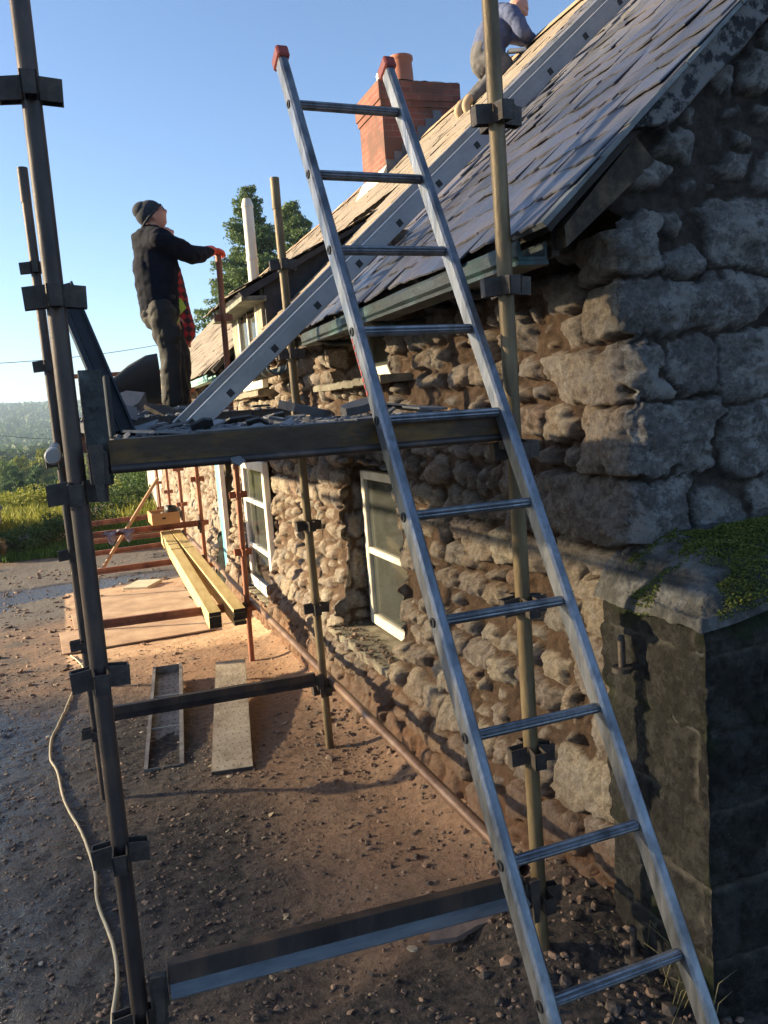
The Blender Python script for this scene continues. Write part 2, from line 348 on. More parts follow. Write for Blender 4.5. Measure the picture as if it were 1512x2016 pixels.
front_sheet('rubble_face', np.arange(8.093, 17.95, 0.032), np.arange(-1.15, 2.18, 0.03), wall, FRONT_M)
# gable face, cut along the roof slope
xs = np.concatenate([[0], np.arange(0.006, 1.75, 0.0088)]); zs = np.arange(-0.6, 4.1, 0.0088)
X, Z = np.meshgrid(xs, zs, indexing='ij'); h, sid, mo, ea = gable_h(X, Z); hf, hg = corner_h(zs)
Xd = X+(0.03-hf[None, :]+0.02)*np.clip(1-X/0.12, 0, 1)**1.5+0.0; h2 = h-0.022*np.exp(-X/0.02)
hfr = front_h(np.zeros_like(zs), zs)[0]-0.022
Xd[0, :] = 0.03-hfr; h2[0, :] = hg-0.02
P = np.stack([Xd, -h2, Z], -1); keep = ((Z[:-1, :-1]) < roofz(X[:-1, :-1])-0.06)
npmesh('gable_wall', P.reshape(-1, 3), grid_faces(len(xs), len(zs), keep), GABLE_M, cottage, True, {'sid': sid, 'mort': mo, 'earth': ea})
# the rest of the shell: right part of the gable, back wall, far wall, inner dark faces
plain = mat('lime_plaster', ((0, (0.30, 0.27, 0.23)), (1, (0.46, 0.42, 0.35))), 3, 0.95, bump=0.5, bscale=20)
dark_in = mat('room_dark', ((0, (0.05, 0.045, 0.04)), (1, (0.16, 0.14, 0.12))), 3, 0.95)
b = MB(); b.prism([(1.7, 0.0, -0.8), (6.0, 0.0, -0.8), (6.0, 0.0, 2.0), (2.9, 0.0, 4.90), (1.7, 0.0, 3.86)], (0, 0.3, 0)); b.build('gable_wall_right', GABLE_M, cottage)
b = MB(); b.box((5.7, 0.31, -1), (6.0, 23.3, 2.0)); b.build('back_wall', plain, cottage)
b = MB(); b.prism([(0.04, 23.3, -1.6), (6.0, 23.3, -1.6), (6.0, 23.3, 2.0), (2.9, 23.3, 4.90), (0.04, 23.3, 2.3)], (0, 0.3, 0)); b.build('end_wall', plain, cottage)
b = MB(); b.box((0.55, 0.3, -1.0), (0.6, 17.9, 2.3)); b.box((0.3, 0.3, -0.9), (0.31, 2.0, 2.2)); b.build('room_dark_panel', dark_in, cottage)  # dark sheets standing in for the unlit rooms behind the glass
b = MB(); b.box((-0.02, 17.96, -1.7), (0.3, 23.29, 2.2)); b.box((-0.06, 19.2, -1.5), (-0.02, 19.3, 2.2)); b.build('rendered_bay', mat('grey_render', ((0, (0.20, 0.18, 0.15)), (0.5, (0.40, 0.36, 0.29)), (1, (0.52, 0.47, 0.38))), 2.2, 0.9, bump=0.6, bscale=14, stretch=(1, 1, 0.4)), cottage)
b = MB(); b.tube([(-0.12, 18.6, -1.4), (-0.12, 18.6, 2.05)], 0.045, 10); b.build('downpipe', mat('cream_pipe', ((0, (0.55, 0.52, 0.42)), (1, (0.68, 0.65, 0.55))), 3, 0.5), cottage, True)
# reveals, sills
def reveal_sheet(name, o, du, dv, nu, nv, nrm, seed):
    U, V = np.meshgrid(np.linspace(0, du[1], nu), np.linspace(0, dv[1], nv), indexing='ij')
    sd = courses(-0.05, du[1]+0.05, -0.05, dv[1]+0.05, (0.10, 0.19), (0.12, 0.3), np.random.default_rng(seed), [], lambda u, v: 4.0, (0.02, 0.035))
    h, sid, mo = stone_field(U, V, sd, seed)
    P = np.array(o)[None, None]+U[..., None]*np.array(du[0])+V[..., None]*np.array(dv[0])+h[..., None]*np.array(nrm)
    if nrm[1] != 0:
        ye = o[1]-0.012*(-nrm[1]); P[0, :, 0] = 0.03-front_h(np.full(nv, ye), P[0, :, 2])[0]; P[0, :, 1] = o[1]-nrm[1]*0.006
        P[1:, :, 0] = np.maximum(P[1:, :, 0], P[0:1, :, 0]+0.004*np.arange(1, nu)[:, None])
    npmesh(name, P.reshape(-1, 3), grid_faces(nu, nv), FRONT_M, cottage, True, {'sid': sid, 'mort': mo, 'earth': h*0})
REC = [0.17, 0.04, 0.24, 0.12, 0.15]
for k, ((a, b_, c, d), rc) in enumerate(zip(OPEN, REC)):
    res = 60 if k in (0, 2) else 24; D = rc+0.34
    reveal_sheet('window_jamb', (-0.035, b_+0.012, c), ((1, 0, 0), D), ((0, 0, 1), d-c), res//2, res, (0, -1, 0), 300+k)
    reveal_sheet('window_jamb', (-0.035, a-0.012, c), ((1, 0, 0), D), ((0, 0, 1), d-c), 12, 30, (0, 1, 0), 320+k)
    if k != 2: reveal_sheet('window_head', (-0.03, a, d+0.012), ((1, 0, 0), D), ((0, 1, 0), b_-a), 16, 40, (0, 0, -1), 340+k)
    q = MB(); q.box((0.0, a, c-0.06), (0.52, b_, c-0.012)); q.build('window_bed', FRONT_M, cottage)
sill_m = mat('mossy_slate_sill', ((0, (0.09, 0.07, 0.05)), (0.45, (0.19, 0.165, 0.115)), (1, (0.30, 0.27, 0.20))), 9, 0.85, bump=0.8, bscale=35)
def slab(lo, hi, seed, amp=0.012):
    (x0, y0, z0), (x1, y1, z1) = lo, hi; n = 26; q = MB(); r_ = random.Random(seed); ys = [y0+(y1-y0)*i/n for i in range(n+1)]
    off = [r_.uniform(-amp, amp) for _ in ys]; offz = [r_.uniform(-amp, amp)*0.4 for _ in ys]
    vs = []; 
    for y, o_, oz in zip(ys, off, offz): vs += [(x0+o_, y, z0+oz), (x0+o_*0.6-0.003, y, z1-0.008), (x0+o_+0.012, y, z1+oz), (x1, y, z1), (x1, y, z0)]
    fs = []
    for i in range(n):
        for k in range(5): fs.append((i*5+k, i*5+(k+1) % 5, (i+1)*5+(k+1) % 5, (i+1)*5+k))
    fs += [(0, 1, 2, 3, 4), tuple(n*5+k for k in (4, 3, 2, 1, 0))]
    q.add(vs, fs); return q
slab((-0.115, 2.20, 0.065), (0.24, 3.46, 0.112), 1).build('window_sill', sill_m, cottage)
slab((-0.12, 5.45, -0.31), (0.14, 7.15, -0.225), 2, 0.02).build('window_sill', sill_m, cottage)
slab((-0.12, 1.93, 1.775), (0.26, 3.36, 1.817), 3).build('window_sill', sill_m, cottage)
slab((-0.12, 5.25, 1.825), (0.14, 6.75, 1.877), 4).build('window_sill', sill_m, cottage)
# windows
white = mat('white_upvc', ((0, (0.62, 0.58, 0.50)), (1, (0.82, 0.79, 0.72))), 6, 0.35, bump=0.05, bscale=60)
creamw = mat('cream_timber', ((0, (0.56, 0.51, 0.40)), (1, (0.76, 0.72, 0.60))), 7, 0.5, bump=0.2, bscale=40)
gm = bpy.data.materials.new('window_glass'); gm.use_nodes = True; N = gm.node_tree.nodes; L = gm.node_tree.links
pb = N['Principled BSDF']; pb.inputs['Base Color'].default_value = (0.085, 0.09, 0.08, 1); pb.inputs['Roughness'].default_value = 0.06; pb.inputs['Specular IOR Level'].default_value = 0.9
tp = N.new('ShaderNodeBsdfTransparent'); tp.inputs[0].default_value = (0.85, 0.87, 0.85, 1); ms = N.new('ShaderNodeMixShader')
nz = N.new('ShaderNodeTexNoise'); nz.inputs['Scale'].default_value = 7; nz.inputs['Detail'].default_value = 6; mr = N.new('ShaderNodeMapRange'); mr.inputs[3].default_value = 0.3; mr.inputs[4].default_value = 0.85
tcg = N.new('ShaderNodeTexCoord'); L.new(tcg.outputs['Object'], nz.inputs['Vector']); L.new(nz.outputs['Fac'], mr.inputs[0]); L.new(mr.outputs[0], ms.inputs[0])
L.new(tp.outputs[0], ms.inputs[1]); L.new(pb.outputs[0], ms.inputs[2]); L.new(ms.outputs[0], N['Material Output'].inputs[0])
def window(y0, y1, z0, z1, X, bars, m, fw=0.055, dep=0.06, vert=()):
    f = MB()
    for (a, b_, c, d) in ((y0, y0+fw, z0, z1), (y1-fw, y1, z0, z1)): f.box((X, a, c), (X+dep, b_, d), None, 0.006)
    for (c, d) in ((z0, z0+fw*1.2), (z1-fw, z1)): f.box((X+0.002, y0+fw, c), (X+dep, y1-fw, d), None, 0.006)
    for zb in bars: f.box((X+0.006, y0+fw, zb-0.022), (X+dep-0.01, y1-fw, zb+0.022), None, 0.004)
    for yb in vert: f.box((X+0.008, yb-0.018, z0+fw), (X+dep-0.012, yb+0.018, z1-fw), None, 0.004)
    w_ = f.build('window', m, cottage)
    g = MB(); g.box((X+dep*0.5, y0+fw*0.8, z0+fw), (X+dep*0.5+0.006, y1-fw*0.8, z1-fw*0.8)); g.build('window_pane', gm, w_)
window(2.24, 3.31, 0.13, 1.22, 0.155, (0.66,), creamw, 0.06)
window(5.74, 6.96, -0.20, 1.20, -0.055, (0.27, 0.76), white, 0.10, vert=())
window(2.20, 3.30, 1.84, 2.42, 0.24, (), white, 0.06)
window(5.50, 6.50, 1.90, 2.74, -0.03, (), creamw, 0.06, vert=(6.0,))
# blue door boards at the doorway
blue = mat('sky_blue_paint', ((0, (0.10, 0.33, 0.40)), (1, (0.17, 0.47, 0.55))), 5, 0.45, bump=0.2, bscale=30)
q = MB(); q.box((-0.075, 8.42, -0.62), (-0.045, 8.78, 1.52), None, 0.004); dr = q.build('blue_door_frame', blue, cottage)
q = MB(); q.box((-0.09, 8.34, -0.62), (-0.03, 8.41, 1.52), None, 0.004); q.box((-0.08, 8.79, -0.62), (-0.03, 8.81, 1.5)); q.build('white_trim', white, dr)
q = MB(); q.box((0.12, 8.0, -0.65), (0.16, 8.75, 1.5)); q.build('door_leaf', mat('dark_door', ((0, (0.05, 0.04, 0.035)), (1, (0.09, 0.07, 0.06))), 4, 0.6), cottage)
# ------------------------------------------------------------------ roof
slate_m = mat('slate', ((0.0, (0.045, 0.045, 0.055)), (0.35, (0.085, 0.085, 0.10)), (0.6, (0.13, 0.115, 0.125)), (0.8, (0.10, 0.105, 0.125)), (1.0, (0.20, 0.175, 0.155))), 5, 0.30, bump=0.5, bscale=22, attr='tint', attr_amt=0.65, rough2=0.6, stretch=(1, 1, 1), spec=0.75, dist=0.006)
slate_sun = mat('sunlit_slate', ((0.0, (0.15, 0.12, 0.09)), (0.4, (0.25, 0.20, 0.15)), (0.7, (0.20, 0.17, 0.14)), (1.0, (0.34, 0.27, 0.19))), 4, 0.75, bump=0.6, bscale=22, attr='tint', attr_amt=0.6, spec=0.3, dist=0.006)  # golden copy of the slate: sunlight on the far roof put into the colour
roof = empty('roof'); roof.parent = cottage
ca, sa = math.cos(math.radians(42)), math.sin(math.radians(42))
def slope_pt(X0, Z0, y, s, n, c_=ca, s_=sa): return (X0+s*c_-n*s_, y, Z0+s*s_+n*c_)
def slate_rows(mb, X0, Z0, y0, y1, s1, c_, s_, expo, wr, rnd, hole=None, seg=5, lift=0.0, jag=1.0):
    s = -0.02; row = 0
    while s < s1:
        y = y0-rnd.uniform(0, wr[0]) if row % 2 else y0
        while y < y1:
            w_ = rnd.uniform(*wr); a = max(y, y0-0.02); b_ = min(y+w_-0.004, y1)
            if b_-a > 0.05 and not (hole and hole((a+b_)/2, s+expo)):
                t0 = 0.012+rnd.uniform(0, 0.008)*jag; th = 0.005+rnd.uniform(0, 0.003); ds = rnd.gauss(0, 0.010)*jag; sk = rnd.gauss(0, 0.006)*jag; tw = rnd.gauss(0, 0.004)*jag
                mb.cur = rnd.random(); vs = []; top_s = min(s+expo*1.75, s1+0.02)
                for k in range(seg+1):
                    f = k/seg; e = (rnd.gauss(0, 0.0045)-(0.012*jag if rnd.random() < 0.08 else 0)) * jag
                    if k in (0, seg) and rnd.random() < 0.3: e += 0.012*jag
                    yy = a+(b_-a)*f; sl = s+ds+sk*(f-0.5)*2+e; n_ = lift+t0+tw*(f-0.5)*2
                    vs += [slope_pt(X0, Z0, yy, sl, n_, c_, s_), slope_pt(X0, Z0, yy, sl-0.001, n_-th, c_, s_)]
                for k in range(seg+1):
                    f = k/seg; yy = a+(b_-a)*f; vs.append(slope_pt(X0, Z0, yy, top_s, lift+0.004+0.004*math.sin(k), c_, s_))
                m_ = 2*(seg+1); fs = []
                for k in range(seg):
                    fs.append((2*k, 2*k+2, m_+k+1, m_+k)); fs.append((2*k, 2*k+1, 2*k+3, 2*k+2))
                fs.append((0, m_, 1)); fs.append((2*seg, 2*seg+1, m_+seg))
                mb.add(vs, fs)
            y += w_
        s += expo; row += 1
rnd = random.Random(21)
SL = (RX-EX)/ca
hole = lambda y, s: 5.22 < y < 6.85 and s < 2.35
mb = MB(); slate_rows(mb, EX, EZ, -0.09, 4.0, SL, ca, sa, 0.155, (0.20, 0.38), rnd, None, 8, jag=1.0); mb.build('slates', slate_m, roof)
mb = MB(); slate_rows(mb, EX, EZ, 4.0, 17.95, SL, ca, sa, 0.19, (0.24, 0.38), rnd, hole, 3, jag=0.8); mb.build('slates', slate_sun, roof)
mb = MB(); slate_rows(mb, EX, EZ, 17.95, 23.5, SL, ca, sa, 0.22, (0.3, 0.42), rnd, None, 2, jag=0.6); mb.build('slates', slate_sun, roof)
deck_m = mat('roof_boards', ((0, (0.035, 0.03, 0.027)), (1, (0.07, 0.06, 0.05))), 6, 0.9)
b = MB()
for (a, c) in ((-0.05, 5.22), (6.85, 23.4)):
    b.prism([slope_pt(EX, EZ, a, 0.03, -0.002), slope_pt(EX, EZ, a, SL, -0.002), slope_pt(EX, EZ, a, SL, -0.05), slope_pt(EX, EZ, a, 0.03, -0.05)], (0, c-a, 0))
b.prism([slope_pt(EX, EZ, 5.22, 2.3, -0.002), slope_pt(EX, EZ, 5.22, SL, -0.002), slope_pt(EX, EZ, 5.22, SL, -0.05), slope_pt(EX, EZ, 5.22, 2.3, -0.05)], (0, 1.63, 0))
b.build('roof_deck', deck_m, roof)
b = MB(); zr = roofz(RX)
b.prism([(RX, -0.1, zr+0.01), (6.1, -0.1, 2.0), (6.1, -0.1, 1.95), (RX, -0.1, zr-0.05)], (0, 23.6, 0)); b.build('rear_slope', slate_sun, roof)
b = MB(); y = -0.1; b2_done = False
ridge_m = mat('ridge_tile', ((0, (0.16, 0.10, 0.07)), (0.5, (0.30, 0.20, 0.12)), (1, (0.38, 0.30, 0.20))), 5, 0.85, bump=0.5, bscale=25, attr='tint')
while y < 23.5:
    if y > 8.6 and not b2_done: b.build('ridge_tiles', ridge_m, roof); b = MB(); b2_done = True
    b.cur = rnd.random(); L_ = 0.45; dz = rnd.gauss(0, 0.006)
    if not (8.15 < y+L_/2 < 9.15): b.prism([(RX-0.13, y, zr-0.075+dz), (RX-0.02, y, zr+0.035+dz), (RX+0.02, y, zr+0.035+dz), (RX+0.13, y, zr-0.075+dz), (RX, y, zr+0.005+dz)], (0, L_-0.008, 0))
    y += L_
b.build('ridge_tiles', ridge_m, roof)
# verge: pale strip under the end slates, mortar skim on the gable, rafter end
verge_m = mat('verge_slate', ((0, (0.06, 0.065, 0.065)), (0.5, (0.14, 0.15, 0.15)), (1, (0.26, 0.28, 0.27))), 8, 0.55, bump=0.3, bscale=30)
b = MB(); n = 30
for i in range(n):
    s0 = -0.02+i*SL/n; s1 = s0+SL/n*1.03; dn = rnd.uniform(-0.003, 0.003); ov = -0.135+rnd.uniform(-0.006, 0.006)+0.03*min(1, i/8)
    b.prism([slope_pt(EX, EZ, ov, s0, 0.006+dn), slope_pt(EX, EZ, ov, s1, 0.004+dn), slope_pt(EX, EZ, ov, s1, -0.010), slope_pt(EX, EZ, ov, s0, -0.010)], (0, 0.20, 0))
b.build('verge_slates', verge_m, roof)
skim_m = bpy.data.materials.new('black_and_grey_skim'); skim_m.use_nodes = True; N = skim_m.node_tree.nodes; L = skim_m.node_tree.links; pb = N['Principled BSDF']
tc = N.new('ShaderNodeTexCoord'); n1 = N.new('ShaderNodeTexNoise'); n1.inputs['Scale'].default_value = 11; n1.inputs['Detail'].default_value = 8; n1.inputs['Roughness'].default_value = 0.7; L.new(tc.outputs['Object'], n1.inputs[0])
cr = N.new('ShaderNodeValToRGB'); e = cr.color_ramp.elements; e[0].position = 0.46; e[0].color = (0.012, 0.012, 0.013, 1); e[1].position = 0.52; e[1].color = (0.17, 0.165, 0.16, 1); L.new(n1.outputs['Fac'], cr.inputs[0]); L.new(cr.outputs[0], pb.inputs['Base Color']); pb.inputs['Roughness'].default_value = 0.8
bp = N.new('ShaderNodeBump'); bp.inputs['Strength'].default_value = 0.7; bp.inputs['Distance'].default_value = 0.012; L.new(n1.outputs['Fac'], bp.inputs['Height']); L.new(bp.outputs[0], pb.inputs['Normal'])
# skim band as a bumpy sheet following the slope
ns, nw = 150, 14
sv = np.linspace(0.42, SL*0.62, ns); wv = np.linspace(0, 1, nw); S_, W_ = np.meshgrid(sv, wv, indexing='ij')
wd = 0.115+0.03*(fbm(S_*2.2, S_*0+1, 91, 3)-0.5)*2
wd = wd*ss(0.40, 0.60, S_)+0.02*0
dn_ = -0.012-W_*wd
yy = -0.085+0.012*fbm(S_*12, W_*3, 92, 4)+0.045*ss(0.9, 1.0, W_)
Px = EX+S_*ca-dn_*sa; Pz = EZ+S_*sa+dn_*ca
npmesh('verge_mortar', np.stack([Px, yy, Pz], -1).reshape(-1, 3), grid_faces(ns, nw), skim_m, roof)
wood_old = mat('weathered_wood', ((0, (0.012, 0.009, 0.007)), (0.5, (0.05, 0.035, 0.022)), (1, (0.14, 0.10, 0.06))), 16, 0.85, bump=0.5, bscale=40, stretch=(1, 1, 1))
b = MB()
b.prism([slope_pt(EX, EZ, -0.03, 0.09, -0.075), slope_pt(EX, EZ, -0.03, 0.47, -0.055), slope_pt(EX, EZ, -0.03, 0.47, -0.155), slope_pt(EX, EZ, -0.03, 0.05, -0.125)], (0, 0.06, 0)); b.build('rafter_end', wood_old, roof)
# gutter and fascia
gut_m = mat('flaking_green_gutter', ((0, (0.006, 0.009, 0.010)), (0.55, (0.014, 0.028, 0.028)), (0.8, (0.025, 0.07, 0.067)), (1, (0.12, 0.19, 0.17))), 7, 0.5, bump=0.6, bscale=26, rough2=0.75, stretch=(1, 0.5, 1))
gut_l = mat('pale_green_gutter', ((0, (0.07, 0.18, 0.16)), (0.5, (0.18, 0.36, 0.32)), (1, (0.42, 0.55, 0.48))), 6, 0.5, bump=0.3, bscale=26, stretch=(1, 0.4, 1))
def gutter(y0, y1, m, X=-0.315, Z=2.062, name='gutter'):
    g = MB(); n = max(2, int((y1-y0)/0.25)); prof = [(X, Z+0.060), (X-0.006, Z+0.048), (X-0.006, Z+0.012), (X+0.004, Z), (X+0.10, Z), (X+0.10, Z+0.055), (X+0.092, Z+0.055), (X+0.092, Z+0.01), (X+0.012, Z+0.01), (X+0.006, Z+0.060)]
    ks = [y0+(y1-y0)*i/n for i in range(n+1)]; vs = []
    for y in ks:
        w1 = rnd.gauss(0, 0.002); w2 = rnd.gauss(0, 0.0015); vs += [(px+w1, y, pz+w2) for px, pz in prof]
    k = len(prof); g.add(vs, [(i*k+j, i*k+(j+1) % k, (i+1)*k+(j+1) % k, (i+1)*k+j) for i in range(n) for j in range(k)]+[tuple(range(k)), tuple(n*k+j for j in range(k))[::-1]])
    g.box((X-0.004, y0, Z-0.014), (X+0.10, y1, Z-0.001)); 
    return g.build(name, m, cottage)
gutter(0.02, 2.78, gut_m); gutter(7.0, 17.9, gut_l); gutter(17.95, 23.4, gut_l)
for yb in (0.55, 1.52, 2.45): b = MB(); b.tube([(-0.312, yb, 2.06), (-0.22, yb, 2.03), (-0.02, yb, 2.04)], 0.016, 8); b.build('gutter_bracket', gut_m, cottage)
b = MB(); b.box((-0.19, 0.04, 2.075), (-0.165, 3.9, 2.17)); b.box((-0.18, 6.9, 2.08), (-0.15, 17.9, 2.17)); b.build('fascia', wood_old, cottage)
for k in range(11): b = MB(); b.beam((-0.25+0.0, 0.5+k*0.42, 2.115), (0.3, 0.5+k*0.42, 2.62), 0.05, 0.09); b.build('rafter', wood_old, cottage)
q = MB(); vs = []; n = 14
for y in (4.15, 5.0):
    for r_ in (0.075, 0.068):
        for k in range(n+1): a = PI+PI*k/n; vs.append((-0.17+r_*math.cos(a), y, 2.02+r_*math.sin(a)))
m_ = n+1; fs = []
for k in range(n): fs += [(k, k+1, 2*m_+k+1, 2*m_+k), (m_+k, m_+k+1, 3*m_+k+1, 3*m_+k), (k, k+1, m_+k+1, m_+k)]
q.add(vs, fs); q.build('broken_gutter_stub', gut_m, cottage)
# dormer over the second upper window
dorm = empty('dormer'); dorm.parent = cottage
dh = lambda X: 2.72+0.50*(X+0.22)
felt = mat('black_tarred_slate', ((0, (0.013, 0.013, 0.016)), (0.6, (0.028, 0.028, 0.032)), (1, (0.05, 0.048, 0.05))), 9, 0.7, bump=0.4, bscale=30)
xm = 0.0
while dh(xm) > roofz(xm): xm += 0.02
for y, nm in ((5.2, 'dormer_cheek'), (6.82, 'dormer_cheek')):
    b = MB(); b.prism([(0.0, y, roofz(0)-0.05), (xm, y, roofz(xm)-0.05), (xm, y, dh(xm)-0.02), (0.0, y, dh(0)-0.02)], (0, 0.04, 0)); b.build(nm, felt, dorm)
b = MB(); b.box((-0.03, 5.24, 2.1), (0.05, 5.49, 2.80)); b.box((-0.03, 6.51, 2.1), (0.05, 6.82, 2.80)); b.box((-0.028, 5.49, 2.745), (0.05, 6.51, 2.81)); b.build('dormer_front', mat('weathered_cream', ((0, (0.10, 0.09, 0.065)), (1, (0.34, 0.30, 0.21))), 9, 0.8), dorm)
mb = MB(); cd, sd_ = math.cos(math.atan(0.5)), math.sin(math.atan(0.5))
slate_rows(mb, -0.26, dh(-0.26), 5.08, 6.95, (xm+0.5)/cd, cd, sd_, 0.18, (0.2, 0.3), rnd, None, 4, 0.02); mb.build('dormer_slates', slate_sun, dorm)
b = MB(); b.prism([(-0.24, 5.1, dh(-0.24)), (xm+0.2, 5.1, dh(xm+0.2)), (xm+0.2, 5.1, dh(xm+0.2)-0.03), (-0.2, 5.1, dh(-0.24)-0.05)], (0, 1.83, 0)); b.build('dormer_boards', felt, dorm)
b = MB(); b.box((-0.22, 5.12, 2.64), (-0.0, 6.9, 2.68)); b.build('dormer_soffit', mat('peeling_soffit', ((0, (0.05, 0.06, 0.05)), (1, (0.24, 0.25, 0.2))), 9, 0.8, bump=0.5, bscale=30), dorm)
# chimney
chim = empty('chimney'); chim.parent = cottage
def brick_mat():
    m = bpy.data.materials.new('red_brick'); m.use_nodes = True; N = m.node_tree.nodes; L = m.node_tree.links; pb = N['Principled BSDF']
    tc = N.new('ShaderNodeTexCoord'); sx = N.new('ShaderNodeSeparateXYZ'); L.new(tc.outputs['Object'], sx.inputs[0]); ad = N.new('ShaderNodeMath'); L.new(sx.outputs[0], ad.inputs[0]); L.new(sx.outputs[1], ad.inputs[1])
    cx = N.new('ShaderNodeCombineXYZ'); L.new(ad.outputs[0], cx.inputs[0]); L.new(sx.outputs[2], cx.inputs[1])
    bt = N.new('ShaderNodeTexBrick'); bt.inputs['Scale'].default_value = 1; bt.inputs['Brick Width'].default_value = 0.225; bt.inputs['Row Height'].default_value = 0.075; bt.inputs['Mortar Size'].default_value = 0.006
    bt.inputs['Color1'].default_value = (0.15, 0.045, 0.032, 1); bt.inputs['Color2'].default_value = (0.23, 0.072, 0.048, 1); bt.inputs['Mortar'].default_value = (0.20, 0.12, 0.09, 1); bt.inputs['Bias'].default_value = 0
    L.new(cx.outputs[0], bt.inputs[0])
    no = N.new('ShaderNodeTexNoise'); no.inputs['Scale'].default_value = 3.5; no.inputs['Detail'].default_value = 7; L.new(tc.outputs['Object'], no.inputs[0]); mr = N.new('ShaderNodeMapRange'); mr.inputs[1].default_value = 0.46; mr.inputs[2].default_value = 0.6; mr.inputs[4].default_value = 0.85; L.new(no.outputs['Fac'], mr.inputs[0])
    mx = N.new('ShaderNodeMix'); mx.data_type = 'RGBA'; L.new(mr.outputs[0], mx.inputs[0]); L.new(bt.outputs[0], mx.inputs[6]); mx.inputs[7].default_value = (0.10, 0.05, 0.035, 1); L.new(mx.outputs[2], pb.inputs['Base Color'])
    bp = N.new('ShaderNodeBump'); bp.inputs['Strength'].default_value = 0.6; bp.inputs['Distance'].default_value = 0.01; bp.invert = True; L.new(bt.outputs['Fac'], bp.inputs['Height']); L.new(bp.outputs[0], pb.inputs['Normal']); pb.inputs['Roughness'].default_value = 0.9
    return m
brick = brick_mat(); CY0, CY1, CX0, CX1 = 8.2, 9.1, 2.36, 3.40
b = MB(); b.box((CX0, CY0, 4.2), (CX1, CY1, 5.40)); b.box((CX0-0.02, CY0-0.02, 5.40), (CX1+0.02, CY1+0.02, 5.475)); b.box((CX0-0.04, CY0-0.04, 5.475), (CX1+0.04, CY1+0.04, 5.70)); b.build('brick_stack', brick, chim)
q = MB(); n = 14; vs = []
for j in range(n+1):
    for i in range(n+1):
        x = CX0-0.03+(CX1-CX0+0.06)*i/n; y = CY0-0.03+(CY1-CY0+0.06)*j/n; e = min(i, j, n-i, n-j); vs.append((x, y, 5.70+0.02*rnd.random()+(0.05 if e > 1 else 0.02 if e == 1 else 0)))
q.add(vs, [(j*(n+1)+i, j*(n+1)+i+1, (j+1)*(n+1)+i+1, (j+1)*(n+1)+i) for j in range(n) for i in range(n)]); q.build('chimney_flaunching', mat('mortar_cap', ((0, (0.10, 0.085, 0.06)), (1, (0.32, 0.27, 0.19))), 8, 0.95, bump=0.5), chim, True)
pot_m = mat('terracotta', ((0, (0.28, 0.09, 0.05)), (1, (0.42, 0.15, 0.08))), 4, 0.7, bump=0.1)
q = MB(); prof = [(0.155, 0), (0.155, 0.05), (0.150, 0.2), (0.142, 0.32), (0.155, 0.34), (0.162, 0.36), (0.158, 0.39), (0.145, 0.395), (0.125, 0.38), (0.12, 0.1)]; n = 28; vs = []
for r_, z in prof:
    for k in range(n): vs.append((2.80+r_*math.cos(2*PI*k/n), 8.55+r_*math.sin(2*PI*k/n), 5.74+z))
q.add(vs, [(j*n+k, j*n+(k+1) % n, (j+1)*n+(k+1) % n, (j+1)*n+k) for j in range(len(prof)-1) for k in range(n)]); q.build('chimney_pot', pot_m, chim, True, auto=40)
q = MB()
for k in range(6): q.tube([(2.46, 8.45, 5.72+k*0.026), (2.46, 8.45, 5.742+k*0.026)], 0.055-0.002*(k % 2)*4, 16)
q.build('flue_liner', mat('grey_liner', ((0, (0.30, 0.28, 0.24)), (1, (0.5, 0.48, 0.42))), 5, 0.5, 0.4), chim, True, auto=30)
lead = mat('lead_flashing', ((0, (0.07, 0.07, 0.078)), (1, (0.15, 0.15, 0.16))), 9, 0.55, bump=0.3)
q = MB()
for k in range(7):
    x = CX0+0.0+k*0.115; z = roofz(x)-0.02; q.box((x+0.004, CY0-0.012, z), (x+0.119, CY0-0.002, z+0.22))
q.build('stepped_flashing', lead, chim)
q = MB(); q.prism([(CX0-0.01, CY0-0.05, roofz(CX0)+0.12), (CX0-0.01, CY0-0.05, roofz(CX0)), (CX0-0.13, CY0-0.05, roofz(CX0-0.13)+0.02)], (0, 1.0, 0)); q.build('mortar_fillet', mat('pale_fillet', ((0, (0.42, 0.38, 0.30)), (1, (0.60, 0.56, 0.47))), 5, 0.9, bump=0.3), chim)
# flue pipe beyond the dormer
q = MB(); q.tube([(1.5, 12.9, 3.6), (1.5, 12.9, 4.35), (1.5, 12.9, 4.352), (1.5, 12.9, 4.40), (1.5, 12.9, 4.402), (1.5, 12.9, 5.25), (1.5, 12.9, 5.252), (1.5, 12.9, 5.29), (1.5, 12.9, 5.40)], [0.095, 0.095, 0.106, 0.106, 0.095, 0.095, 0.104, 0.104, 0.07], 36); fl = q.build('flue_pipe', mat('dull_flue', ((0, (0.38, 0.36, 0.31)), (1, (0.52, 0.50, 0.44))), 3, 0.5, 0.2, stretch=(1, 1, 0.3)), cottage, True, auto=50)
# ------------------------------------------------------------------ terrain
def axis(segs):
    out = [segs[0][0]]
    for (a, b_, st0, st1) in segs:
        x = a; 
        while x < b_-1e-6:
            f = (x-a)/(b_-a); x = min(b_, x+st0*(st1/st0)**f)
            out.append(x)
    return np.array(sorted(set(np.round(out, 4))))
xa = np.concatenate([-axis([(2.7, 8, 0.03, 0.4), (8, 60, 0.4, 6), (60, 3500, 6, 160)])[::-1], axis([(-2.7, 2.2, 0.022, 0.022), (2.2, 8, 0.022, 0.5), (8, 60, 0.5, 6), (60, 3500, 6, 160)])[1:]])
ya = np.concatenate([-axis([(1.6, 6, 0.03, 0.4), (6, 60, 0.4, 8), (60, 1500, 8, 200)])[::-1], axis([(-1.6, 7, 0.022, 0.026), (7, 16, 0.026, 0.12), (16, 60, 0.12, 1.5), (60, 3600, 1.5, 60)])[1:]])
Xg, Yg = np.meshgrid(xa, ya, indexing='ij')
Zg = gz(Xg, Yg)
